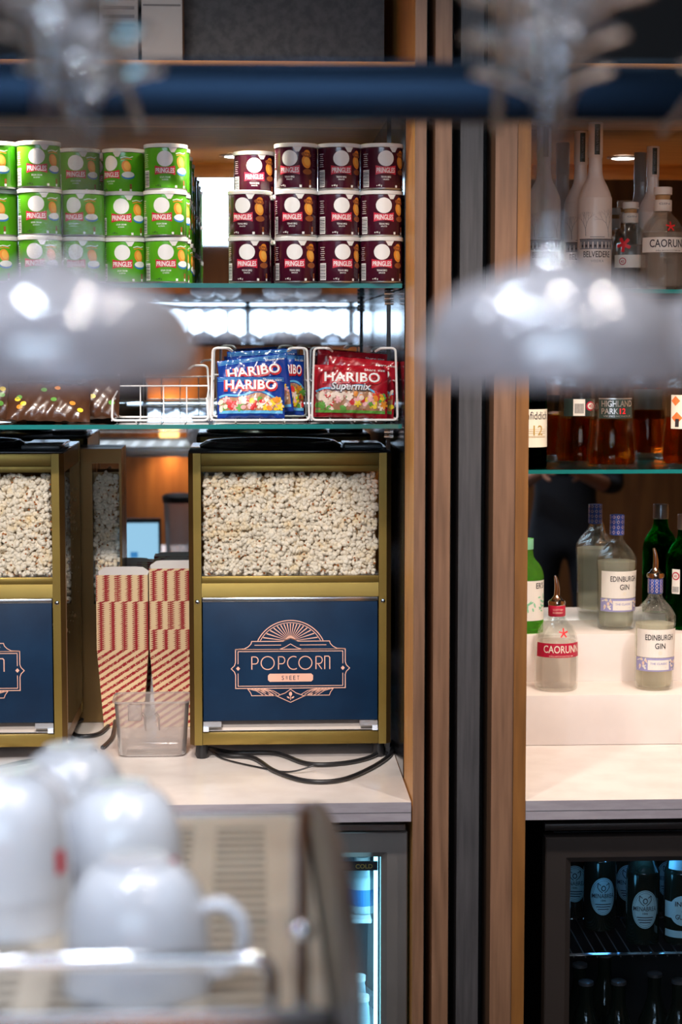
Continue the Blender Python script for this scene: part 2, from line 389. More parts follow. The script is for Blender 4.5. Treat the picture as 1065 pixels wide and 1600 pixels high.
# white stepped riser
t = thing('bottle_riser', 'white two-level step riser holding the gin bottles', 'riser', (0.4795, 3.70, ZC))
m_ris = noisy(M('riser_white', (0.86, 0.78, 0.74), 0.35), (0.80, 0.72, 0.68), (1, 1, 1), 10, 3)
MB().box(0, 0.815, 0, 0.15, 0.0005, 0.100, m_ris, 0.0015).build('lower_step', t)
MB().box(0, 0.815, 0.1505, 0.3475, 0.0005, 0.197, m_ris, 0.0015).build('upper_step', t)

for x, s, y0, y1 in ((XW - 0.0018, 'right end of the left bay', 3.435, YM - 0.001), ):
    panel('side_lining', x, x + 0.0016, y0, y1, ZC + 0.0005, ZT - 0.001, m_blackgl, 'black lining at the %s' % s, 'lining')
# glass shelves -----------------------------------------------------
def shelf(x0, x1, zt, label, y0=3.42):
    b = MB(); y1 = YM - 0.004; z0 = zt - 0.008
    vs = [(x0, y0, z0), (x1, y0, z0), (x1, y1, z0), (x0, y1, z0), (x0, y0, zt), (x1, y0, zt), (x1, y1, zt), (x0, y1, zt)]
    b.add(vs, [(4, 5, 6, 7), (0, 3, 2, 1)], m_shelf); b.add(vs, [(0, 1, 5, 4), (1, 2, 6, 5), (3, 0, 4, 7), (2, 3, 7, 6)], m_shelf_edge)
    return tag(b.build('glass_shelf', smooth=0), label, 'shelf')
ZU, ZL, ZRU, ZRL = 1.7985, 1.549, 1.798, 1.442
shelf(-0.975, 0.276, ZU, 'glass shelf with teal edge under the green and maroon cans')
shelf(-0.975, 0.276, ZL, 'glass shelf with teal edge under the wire baskets')
shelf(0.482, 1.295, ZRU, 'upper glass shelf of the right bay, under the frosted bottles', 3.775)
shelf(0.482, 1.295, ZRL, 'lower glass shelf of the right bay, under the whisky bottles', 3.775)
# shelf uprights with clips
def upright(x, side, label, zs):
    t = thing('shelf_upright', label, 'shelf upright', (x, 3.62, ZC))
    MB().box(-0.004, 0.004, -0.006, 0.006, 0.001, ZT - ZC - 0.001, m_blackgl).build('channel', t, smooth=0)
    for z in zs:
        c = MB()
        for k in (0, 1, 2): c.tube([(-0.0085, -0.012, z - ZC - 0.013 - k * 0.009), (0.0085, -0.012, z - ZC - 0.013 - k * 0.009)], 0.0042, m_chrome, 10)
        c.build('shelf_clip', t)
upright(0.2665, 1, 'black shelf upright with chrome clips beside the right-hand wire basket', (ZU, ZL))
upright(0.492, 1, 'black shelf upright at the left edge of the right bay', (ZRU, ZRL))

# recessed downlights -----------------------------------------------
m_bulb = emis('lamp_glow', (1.0, 0.86, 0.70), 30)
def downlight(x, y, z, label, power, col=WARM, r=0.028, spot=110):
    t = thing('downlight', label, 'ceiling lamp', (x, y, z))
    MB().lathe([(r, -0.001), (r + 0.012, -0.001), (r + 0.012, -0.004), (r, -0.006), (r - 0.004, -0.003)], m_steel, 28, cap=False).build('trim_ring', t)
    MB().lathe([(0.0, -0.0052), (r - 0.001, -0.0052)], m_bulb, 28, cap=False).build('lens', t, recalc=False)
    l = light('bulb', 'SPOT', (0, 0, -0.012), power, col, 0.022, spot=spot, blend=0.6, parent=t)
    return t
downlight(-0.0235, 3.47, ZT, 'round downlight in the oak board above the gap between green and maroon cans', 7.5, NEUT)
downlight(-0.45, 3.40, ZT, 'round downlight in the oak board above the green cans', 9, NEUT)
downlight(0.62, 3.40, ZT, 'round downlight in the oak board above the frosted bottles', 13)
downlight(0.905, 3.47, ZT, 'round downlight in the oak board past the right edge of the photo', 9)
m_lampring = M('white_ring', (0.5, 0.5, 0.5), 0.4)
for x, y, lb in ((-0.15, 2.25, 'round ceiling lamp above the aisle facing the popcorn cabinets'), (0.95, 2.25, 'round ceiling lamp above the aisle facing the bottles'), (-0.35, 0.70, 'round ceiling lamp above the coffee machine')):
    t = thing('ceiling_spotlight', lb, 'ceiling lamp', (x, y, 2.95))
    MB().lathe([(0.06, -0.001), (0.06, -0.10), (0.052, -0.10), (0.052, -0.02)], m_lampring, 24, cap=False).build('housing', t)
    MB().lathe([(0.0, -0.04), (0.051, -0.04)], m_bulb, 24, cap=False).build('lens', t, recalc=False)

# ================================================================== popcorn
m_pop = noisy(M('popcorn_flake', (0.95, 0.88, 0.76), 0.6), (0.92, 0.74, 0.46), (1, 1, 1), 38, 2, 0.50, 0.78)
m_hull = M('popcorn_hull', (0.42, 0.14, 0.025), 0.45)
m_popback = M('popcorn_gap_shade', (0.52, 0.36, 0.19), 0.8)  # browner backing deepens the gaps between flakes, shade put in as colour
def kernel_variants(n=9):
    out = []
    ico = bmesh.new(); bmesh.ops.create_icosphere(ico, subdivisions=2, radius=1)
    ico.verts.index_update(); iv = [v.co.copy() for v in ico.verts]; fi = [tuple(v.index for v in f.verts) for f in ico.faces]; ico.free()
    for k in range(n):
        vs = []; fs = []; ms = []
        lobes = rnd.randint(3, 5)
        for j in range(lobes):
            d = Vector((rnd.gauss(0, 1), rnd.gauss(0, 1), rnd.gauss(0, 1))).normalized()
            r = rnd.uniform(0.0034, 0.0050); c = d * rnd.uniform(0.0030, 0.0046); ph = [rnd.uniform(0, 6) for _ in range(3)]
            sc = Vector((rnd.uniform(.8, 1.2), rnd.uniform(.8, 1.2), rnd.uniform(.8, 1.2)))
            base = len(vs)
            for v in iv:
                q = 1 + 0.12 * sin(3.1 * v.x + ph[0]) * sin(2.7 * v.y + ph[1]) + 0.07 * sin(4.3 * v.z + ph[2])
                vs.append(c + Vector((v.x * sc.x, v.y * sc.y, v.z * sc.z)) * r * q)
            fs += [tuple(i + base for i in f) for f in fi]; ms += [0] * len(fi)
        for j in range(rnd.choice((0, 1, 1, 2, 2))):                  # curled brown hull bits between lobes
            d = Vector((rnd.gauss(0, 1), rnd.gauss(0, 1), rnd.gauss(0, 1))).normalized(); base = len(vs)
            for v in iv: vs.append(d * 0.0056 + Vector((v.x, v.y * .8, v.z * .7)) * 0.0025)
            fs += [tuple(i + base for i in f) for f in fi]; ms += [1] * len(fi)
        out.append((vs, fs, ms))
    return out
KV = kernel_variants()
def popcorn(name, parent, x0, x1, z0, z1, y, layers=2, face='front', pitch=0.0088, seed=1):
    """popped corn lying against a pane; face 'front' lies in the xz plane, 'side' in the yz plane"""
    r = random.Random(seed); V = []; Fc = []; Mi = []
    nx = max(1, int((x1 - x0) / pitch)); nz = int((z1 - z0) / pitch)
    for l in range(layers):
        for i in range(nx):
            for j in range(nz):
                vs, fs, ms = KV[r.randrange(len(KV))]
                u = x0 + (i + .5 + r.uniform(-.4, .4)) * (x1 - x0) / nx; z = z0 + (j + .5 + r.uniform(-.4, .4)) * (z1 - z0) / nz
                d = l * 0.0085 + r.uniform(0, .005) + 0.0062
                if j >= nz - 1 and r.random() < .5: continue
                s = r.uniform(.78, 1.12)
                rot = Matrix.Rotation(r.uniform(0, 6.28), 3, Vector((r.gauss(0, 1), r.gauss(0, 1), r.gauss(0, 1))).normalized())
                c = Vector((u, y + d, z)) if face == 'front' else Vector((y - d, u, z))
                b = len(V); V.extend([tuple(c + (rot @ v) * s) for v in vs]); Fc.extend([tuple(q + b for q in f) for f in fs]); Mi.extend(ms)
    me = bpy.data.meshes.new(name); me.from_pydata(V, [], Fc); me.materials.append(m_pop); me.materials.append(m_hull)
    me.polygons.foreach_set('material_index', Mi); me.polygons.foreach_set('use_smooth', [True] * len(Fc))
    o = bpy.data.objects.new(name, me); C.objects.link(o); o.parent = parent; o['kind'] = 'stuff'
    return o

m_blue = noisy(M('navy_panel', (0.0015, 0.016, 0.048), 0.5), (0.003, 0.024, 0.066), (1, 1, 1), 12, 4)
m_blue.node_tree.nodes['Principled BSDF'].inputs['Specular IOR Level'].default_value = 0.2
m_rose = M('rose_print', (0.78, 0.44, 0.33), 0.45)
m_pane = thin_glass('acrylic_pane', (0.97, 0.97, 0.96), 1.45, 0.02)
def emblem(y):
    b = MB(); k = 0.000428; zc = 0.584 - (1043 - 708) * 0.00122
    def pz(p): return ((p[0] - 489) * k, zc + (345 - p[1]) * k)
    def line(pts, w=3.6, closed=False): b.art(stroke2([pz(p) for p in pts], w * k, closed), m_rose, flat(y))
    def fill(pts): b.art(poly2([pz(p) for p in pts]), m_rose, flat(y))
    cy = 292
    def circ(R_, a0, a1, n=28): return [(489 + R_ * cos(radians(a)), cy - R_ * sin(radians(a))) for a in [a0 + (a1 - a0) * i / n for i in range(n + 1)]]
    line(circ(161, 26, 154), 4); line(circ(151, 28, 152), 3)
    hub = (489, 224)
    for i in range(17):
        a = 8 + (172 - 8) * i / 16
        d = (cos(radians(a)), -sin(radians(a)))
        # where the ray meets the inner arc
        oy = hub[1] - cy; bq = oy * d[1]; t = -bq + sqrt(bq * bq - (oy * oy - 147 ** 2))
        e = (hub[0] + d[0] * t, hub[1] + d[1] * t); s = (hub[0] + d[0] * 22, hub[1] + d[1] * 22)
        b.art(poly2([pz((s[0] - d[1] * .8, s[1] + d[0] * .8)), pz((s[0] + d[1] * .8, s[1] - d[0] * .8)), pz((e[0] + d[1] * 2.6, e[1] - d[0] * 2.6)), pz((e[0] - d[1] * 2.6, e[1] + d[0] * 2.6))]), m_rose, flat(y))
    fill([(462, 223), (470, 210), (480, 200), (489, 197), (498, 200), (508, 210), (516, 223), (489, 211)])
    line([(247, 259), (285, 257), (302, 248), (314, 236), (318, 224), (455, 224), (489, 210), (523, 224), (662, 224), (666, 236), (678, 248), (695, 257), (732, 259)])
    line([(258, 261), (436, 261), (462, 252), (489, 236), (516, 252), (544, 261), (720, 261)], 3)
    line([(330, 241), (448, 241)], 3); line([(530, 241), (648, 241)], 3)
    for s in (-1, 1):
        f = lambda p: (489 + s * (p[0] - 489), p[1])
        line([f(p) for p in [(489, 260), (732, 260), (732, 318), (737, 332), (751, 346), (737, 360), (732, 374), (732, 434), (489, 434)]])
        line([f(p) for p in [(489, 269), (721, 269), (721, 325)]], 3); line([f(p) for p in [(489, 424), (721, 424), (721, 367)]], 3)
        fill([f(p) for p in [(721, 335), (730, 345), (721, 355), (712, 345)]][::s])
        # lower wings
        for q in range(6):
            line([f((489 + 188 - q * 14, 436)), f((489 + 150 - q * 15, 446)), f((489 + 118 - q * 14, 467 - q))], 2.6)
        line([f(p) for p in [(489 + 190, 436), (489 + 178, 452), (489 + 172, 467), (489 + 62, 467)]], 3)
        line([f(p) for p in [(489, 498), (489 + 60, 470), (489 + 100, 458), (489 + 140, 440)]], 3)
        line([f(p) for p in [(489, 439), (489 + 24, 456), (489 + 60, 469)]], 3)
        b.art(sh(ell2(7.5 * k, 3.2 * k), *pz(f((499, 476))), rot=s * .6), m_rose, flat(y))
    b.art(sh(ell2(7 * k, 10 * k), *pz((489, 460))), m_rose, flat(y)); line([(489, 466), (489, 488)], 3)
    # lettering POPCORN
    T, B_ = 292, 350
    def P_(x):
        line([(x, T), (x, B_)], 4.4); line([(x - 1, T + 1), (x + 14, T + 1)] + [(x + 14 + 14 * sin(radians(a)), T + 17 - 16 * cos(radians(a))) for a in range(15, 180, 15)] + [(x, T + 33)], 4)
    def O_(cx): line([(cx + 29 * cos(radians(a)), 321 + 29 * sin(radians(a))) for a in range(0, 360, 12)], 4.2, True)
    P_(318); O_(388); P_(436)
    line([(503 + 27 * cos(radians(a)), 321 + 29 * sin(radians(a))) for a in range(58, 303, 12)], 4.2)
    O_(555); P_(602); line([(610, T + 33), (628, B_)], 4)
    line([(641, B_), (641, T), (658, T), (663, T + 6), (663, B_)], 4.4)
    fill([(397, 405), (389, 397), (389, 377), (397, 369), (581, 369), (589, 377), (589, 397), (581, 405)])
    for i, ch in enumerate('SWEET'): b.art(sh(text2(ch, 20 * k, 10 * k), *pz((455 + i * 17, 397))), m_blue, flat(y - 0.0003))
    return b
MW, MD = 0.382, 0.36
def popcorn_cabinet(label, loc, depth, seed, side_fill):
    t = thing('popcorn_cabinet', label, 'popcorn cabinet', loc, 0, 'gold framed popcorn cabinets on the left worktop')
    xf = lambda px: (px - 453) * 0.0012
    zf = lambda py: 0.584 - (py - 708) * 0.00122
    z0, z1 = zf(1163), zf(708); D = depth; h = MW / 2
    f = MB()
    # corner posts, chamfered on the outer corner
    for s in (-1, 1):
        for y0, y1, c in ((0.0, 0.024, 1), (D - 0.024, D, -1)):
            xo, xi = s * h, s * (h - 0.0235)
            if c > 0: poly = [(xi, y0), (s * (h - 0.009), y0), (xo, y0 + 0.009), (xo, y1), (xi, y1)]
            else: poly = [(xi, y0), (xo, y0), (xo, y1 - 0.009), (s * (h - 0.009), y1), (xi, y1)]
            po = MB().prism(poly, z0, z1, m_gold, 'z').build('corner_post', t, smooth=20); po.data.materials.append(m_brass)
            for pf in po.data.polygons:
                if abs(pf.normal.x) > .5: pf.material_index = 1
    xi = h - 0.0238
    for nm, a, b_, yy in (('top_rail', 708, 727, 0.0015), ('window_lip', 727.5, 737, 0.007), ('middle_rail', 899, 909, 0.004), ('lower_rail', 1143.5, 1163, 0.002)):
        MB().box(-xi, xi, yy, yy + 0.018, zf(b_), zf(a), m_gold, 0.0008).build(nm, t)
    g = MB(); g.prism([(0.004, zf(909.5)), (0.022, zf(909.5)), (0.022, zf(931)), (0.0, zf(931)), (0.0, zf(929))], -xi, xi, m_gold)
    g.build('sloped_rail', t, smooth=20)
    # side rails and panes
    for s, nm in ((-1, 'left'), (1, 'right')):
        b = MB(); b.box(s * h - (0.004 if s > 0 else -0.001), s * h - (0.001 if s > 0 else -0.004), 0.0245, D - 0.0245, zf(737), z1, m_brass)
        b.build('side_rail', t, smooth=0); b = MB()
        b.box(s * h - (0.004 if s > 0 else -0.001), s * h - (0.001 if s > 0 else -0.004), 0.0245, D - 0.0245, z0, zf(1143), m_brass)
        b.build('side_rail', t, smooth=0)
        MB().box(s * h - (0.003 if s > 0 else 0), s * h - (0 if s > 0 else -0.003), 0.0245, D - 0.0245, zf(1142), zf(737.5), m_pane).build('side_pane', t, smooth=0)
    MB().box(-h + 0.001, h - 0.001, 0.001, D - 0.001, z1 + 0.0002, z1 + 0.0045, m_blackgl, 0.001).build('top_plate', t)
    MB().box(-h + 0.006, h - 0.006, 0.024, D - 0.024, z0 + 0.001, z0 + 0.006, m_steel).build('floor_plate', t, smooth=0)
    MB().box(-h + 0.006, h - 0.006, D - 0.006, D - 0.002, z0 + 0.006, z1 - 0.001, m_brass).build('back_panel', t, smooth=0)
    MB().box(-xi + 0.0006, xi - 0.0006, 0.0085, 0.0105, zf(899), zf(737), m_pane).build('window_pane', t, smooth=0)
    popcorn('popcorn', t, -xi + 0.005, xi - 0.005, zf(898), zf(741), 0.0115, seed=seed)
    MB().box(-xi + 0.004, xi - 0.004, 0.031, 0.033, zf(904), zf(738) - 0.008, m_popback).build('popcorn_backing', t, smooth=0)['kind'] = 'stuff'
    if side_fill:
        popcorn('popcorn_side', t, 0.04, D - 0.03, zf(1000), zf(770), h - 0.0035, face='side', seed=seed + 5)
        MB().box(h - 0.026, h - 0.024, 0.034, D - 0.026, zf(1140), zf(770), m_popback).build('popcorn_backing', t, smooth=0)['kind'] = 'stuff'
    MB().box(-xi + 0.001, xi - 0.001, 0.0, 0.010, zf(938), zf(931.6), m_steel, 0.001).build('steel_strip', t)
    d = MB().box(-xi + 0.002, xi - 0.002, 0.002, 0.007, zf(1125), zf(938.6), m_blue, 0.0006).build('door', t)
    emblem(0.0016).build('emblem', d, smooth=0)
    e = MB(); e.box(-xi + 0.006, xi - 0.006, 0.010, 0.040, zf(1142), zf(1142) + 0.001, m_steel)
    e.prism([(0.010, zf(1142) + 0.001), (0.026, zf(1124)), (0.027, zf(1124)), (0.012, zf(1142) + 0.001)], -xi + 0.006, xi - 0.006, M('worn_tray', (0.45, 0.40, 0.36), 0.5, 0.3))
    e.build('crumb_tray', t, smooth=0)
    for s in (-1, 1):
        b = MB(); b.box(min(s * xi * .99, s * (xi - 0.036)), max(s * xi * .99, s * (xi - 0.036)), -0.001, 0.0015, zf(1134), zf(1125.5), m_steel)
        b.box(min(s * xi * .99, s * (xi - 0.012)), max(s * xi * .99, s * (xi - 0.012)), -0.004, 0.003, zf(1141), zf(1134), m_chrome)
        b.build('hinge_bracket', t, smooth=0)
        x = s * (xi + 0.008)
        sc = MB().lathe([(0.0044, 0), (0.0044, 0.001), (0.003, 0.0026), (0, 0.003)], m_chrome, 14)
        sc.v = [(x + a, -c, zf(938) + b_) for a, b_, c in sc.v]; sc.build('screw', t)
        for y in (0.022, D - 0.03):
            MB().lathe([(0.010, 0.0), (0.012, 0.004), (0.011, z0 - 0.0005)], m_rubber, 16, (s * (h - 0.022), y)).build('foot', t)
    # black bowl set into the top
    b = MB(); rr = 0.125; zt = z1 + 0.0048
    b.lathe([(rr + 0.012, zt), (rr + 0.014, zt + 0.003), (rr, zt + 0.012), (rr - 0.006, zt + 0.012), (rr - 0.012, zt + 0.004), (0.0, zt + 0.002)], m_blackgl, 48, (-0.035, D * 0.5))
    b.build('lid', t)
    MB().box(0.105, h - 0.012, 0.06, D - 0.09, zt, zt + 0.008, M('smoked_cover', (0.10, 0.12, 0.14), 0.15), 0.003).build('lid_cover', t)
    return t
popcorn_cabinet('gold framed popcorn cabinet seen whole, touching the wooden side panel', (0.0805, 3.60, ZC), 0.295, 3, False)
popcorn_cabinet('gold framed popcorn cabinet cut by the left edge of the photo', (-0.533, 3.60, ZC), 0.36, 11, True)
# narrow bin behind the left cabinet
t = thing('popcorn_bin', 'narrow bronze framed popcorn bin behind the left popcorn cabinet', 'popcorn bin', (-0.345, 3.972, ZC))
zb = 0.572
b = MB(); x0, x1 = -0.12, 0.086
for a0, a1 in ((x0, x0 + 0.02), (0.006, 0.026), (x1 - 0.005, x1)): b.box(a0, a1, 0, 0.075, 0.001, zb, m_brass)
b.box(x0 + 0.02, 0.006, 0, 0.07, 0.001, zb, m_brass)
b.box(0.026, x1 - 0.005, 0, 0.07, zb - 0.03, zb, m_brass).box(0.026, x1 - 0.005, 0, 0.07, 0.001, 0.25, m_brass).build('frame', t, smooth=0)
MB().box(0.0262, x1 - 0.0052, 0.001, 0.003, 0.251, zb - 0.031, m_pane).build('pane', t, smooth=0)
popcorn('popcorn', t, 0.03, x1 - 0.009, 0.256, zb - 0.05, 0.004, seed=21)
MB().box(0.0265, x1 - 0.0055, 0.028, 0.03, 0.251, zb - 0.05, m_popback).build('popcorn_backing', t, smooth=0)['kind'] = 'stuff'

# ================================================================== striped cartons
def stripe_mat(name, phase):
    m = M(name, (0.78, 0.58, 0.34), 0.65); b = m.node_tree.nodes['Principled BSDF']
    tc = N(m, 'ShaderNodeTexCoord'); sp = N(m, 'ShaderNodeSeparateXYZ'); L(m, tc.outputs['Object'], sp.inputs[0])
    no = N(m, 'ShaderNodeTexNoise'); no.inputs['Scale'].default_value = 260; L(m, tc.outputs['Object'], no.inputs['Vector'])
    def mt(op, a, b_=None, c=None):
        n = N(m, 'ShaderNodeMath', operation=op)
        for i, v in enumerate((a, b_, c)):
            if v is None: continue
            if isinstance(v, (int, float)): n.inputs[i].default_value = v
            else: L(m, v, n.inputs[i])
        return n.outputs[0]
    s = mt('ADD', mt('MULTIPLY', sp.outputs['X'], -0.62), sp.outputs['Z']); s = mt('ADD', s, sp.outputs['Y'])
    s = mt('ADD', s, mt('MULTIPLY', no.outputs['Fac'], 0.0035)); fr = mt('FRACT', mt('ADD', mt('DIVIDE', s, 0.0145), phase))
    on = mt('LESS_THAN', fr, 0.43)
    n2 = N(m, 'ShaderNodeTexNoise'); n2.inputs['Scale'].default_value = 420; n2.inputs['Detail'].default_value = 1; L(m, tc.outputs['Object'], n2.inputs['Vector'])
    on = mt('MULTIPLY', on, mt('GREATER_THAN', n2.outputs['Fac'], 0.36))
    mx = N(m, 'ShaderNodeMix', data_type='RGBA'); L(m, on, mx.inputs[0]); mx.inputs[6].default_value = (0.80, 0.58, 0.33, 1); mx.inputs[7].default_value = (0.34, 0.003, 0.010, 1)
    L(m, mx.outputs[2], b.inputs['Base Color']); return m
sm = [stripe_mat('striped_card', p) for p in (0.1, 0.55)]
m_cardw = M('card_inside', (0.80, 0.74, 0.70), 0.7)
def carton_mesh(mat, flap=0.004):
    b = MB(); H = 0.166; W0, W1, D0, D1 = 0.080, 0.1055, 0.046, 0.062; th_ = 0.0002
    for (g, m_) in ((0, mat), (th_, m_cardw)):
        vs = []
        for (ww, dd, z) in ((W0, D0, 0), (W1, D1, H)):
            ww, dd = ww / 2 - g, dd / 2 - g; vs += [(-ww, -dd, z + g * (z == 0)), (ww, -dd, z + g * (z == 0)), (ww, dd, z + g * (z == 0)), (-ww, dd, z + g * (z == 0))]
        fs = [(0, 1, 5, 4), (1, 2, 6, 5), (2, 3, 7, 6), (3, 0, 4, 7), (0, 3, 2, 1)]
        b.add(vs, fs if not g else [f[::-1] for f in fs], m_)
    vs = []                                          # raised back flap edge
    for i in range(0, 9): x = -W1 / 2 + W1 * i / 8; vs += [(x, D1 / 2, H), (x, D1 / 2 + 0.0006, H + flap * (1 - ((i - 4) / 4) ** (8 if flap > .005 else 2)))]
    b.add(vs, [(2 * i, 2 * i + 2, 2 * i + 3, 2 * i + 1) for i in range(8)], m_cardw)
    return b
cart = [carton_mesh(m_).build('popcorn_carton', smooth=0, recalc=False) for m_ in sm]
cart_top = carton_mesh(sm[1], 0.010).build('popcorn_carton', smooth=0, recalc=False)
def carton_stack(x, y, z, n, lean, ph, side):
    for k in range(n):
        src = cart[0] if (k + ph) % 38 < 24 else cart[1]
        o = src if 'category' not in src else src.copy()
        if o is not src: C.objects.link(o)
        if k == n - 1: o.data = cart_top.data
        o.location = (x + lean * k * 0.0003 + rnd.uniform(-.00012, .00012), y, z + k * 0.0042 + rnd.uniform(-.0003, .0003))
        tag(o, None, 'popcorn carton')
        lb = {0: 'lowest of the nested striped cartons in the %s stack, its front face in full view' % side, n - 1: 'topmost of the nested striped cartons in the %s stack, open with white inside' % side}.get(k)
        o['label'] = lb or 'red and cream striped popcorn carton nested inside the %s stack' % side
        o['group'] = '%s stack of nested striped cartons' % side
carton_stack(-0.256, 3.937, ZC + 0.0005, 37, 0.0, 0, 'left')
carton_stack(-0.1485, 3.940, ZC + 0.0005, 40, 0.0, 14, 'right')
bpy.data.objects.remove(cart_top)

# ================================================================== clear plastic bin
m_plas = thin_glass('clear_plastic', (0.90, 0.88, 0.87), 1.5, 0.12, 0.36, (0.8, 0.74, 0.72))
t = thing('plastic_tub', 'clear plastic tub in front of the striped cartons', 'tub', tuple(atz(237, 1183, ZC + 0.001)))
t.location.z = ZC + 0.001; t.location.y += 0.045
def rrect(w_, d_, r, n=6):
    p = []
    for cx, cy, a0 in ((w_ / 2 - r, d_ / 2 - r, 0), (-w_ / 2 + r, d_ / 2 - r, 90), (-w_ / 2 + r, -d_ / 2 + r, 180), (w_ / 2 - r, -d_ / 2 + r, 270)):
        for i in range(n + 1): a = radians(a0 + 90 * i / n); p.append((cx + r * cos(a), cy + r * sin(a)))
    return p
def loft(b, rings, mat, cap0=True, cap1=False):
    n = len(rings[0]); vs = [p for r in rings for p in r]; fs = []
    for k in range(len(rings) - 1):
        for i in range(n): j = (i + 1) % n; fs.append((k * n + i, k * n + j, (k + 1) * n + j, (k + 1) * n + i))
    if cap0: fs.append(tuple(reversed(range(n))))
    if cap1: fs.append(tuple(range((len(rings) - 1) * n, len(rings) * n)))
    return b.add(vs, fs, mat)
b = MB(); rings = []
for (w_, d_, z) in ((0.120, 0.078, 0.0), (0.128, 0.086, 0.003), (0.131, 0.089, 0.022), (0.142, 0.098, 0.106), (0.150, 0.106, 0.1085), (0.150, 0.106, 0.1045)): rings.append([(x, y, z) for x, y in rrect(w_, d_, 0.018)])
loft(b, rings, m_plas); b.build('tub_body', t, smooth=50)
b = MB(); b.box(-0.044, -0.018, -0.054, -0.046, 0.072, 0.1035, m_plas, 0.002).build('moulded_catch', t)
b = MB()
for x in (-0.018, 0.008): b.tube([(x, -0.0485, 0.086), (x + 0.006, -0.0475, 0.078), (x + 0.007, -0.0455, 0.052)], [0.003, 0.0025, 0.0012], m_plas, 8)
b.build('moulded_rib', t)

# ================================================================== cables
def spline(pts, n=8):
    P = [Vector(p) for p in pts]; out = []
    for i in range(len(P) - 1):
        p0 = P[max(0, i - 1)]; p1 = P[i]; p2 = P[i + 1]; p3 = P[min(len(P) - 1, i + 2)]
        for k in range(n):
            t_ = k / n; out.append(0.5 * ((2 * p1) + (p2 - p0) * t_ + (2 * p0 - 5 * p1 + 4 * p2 - p3) * t_ ** 2 + (-p0 + 3 * p1 - 3 * p2 + p3) * t_ ** 3))
    return out + [P[-1]]
def cable(label, pix, r=0.0042, lift=0.0):
    pts = [atz(x, y, ZC + r + 0.001 + (q[2] if len(q) > 2 else 0)) for q in pix for x, y in [q[:2]]]
    return tag(MB().tube(spline(pts), r, m_rubber, 10).build('power_cable', smooth=60), label, 'cable')
cable('black power cable looping widest below the whole popcorn cabinet', [(330, 1171), (352, 1180), (395, 1184), (430, 1205), (478, 1220), (530, 1219), (575, 1202), (608, 1180), (616, 1160)])
cable('upper black power cable running below the whole popcorn cabinet', [(325, 1169), (365, 1176), (430, 1177), (480, 1193), (530, 1193), (575, 1184), (604, 1167, .003), (618, 1152, .006)])
cable('thin black cord under the left foot of the whole popcorn cabinet', [(333, 1176), (350, 1186), (400, 1198), (450, 1206), (490, 1196, 0.012)], 0.0016)
cable('black cable looped beside the left popcorn cabinet', [(182, 1117, .012), (150, 1118, .006), (120, 1128), (112, 1142), (125, 1150), (155, 1146), (176, 1126), (180, 1118, .012), (176, 1150), (160, 1168)])
cable('black cable running out under the left popcorn cabinet', [(-20, 1205), (30, 1192), (70, 1186), (110, 1180), (150, 1174, 0.0)])

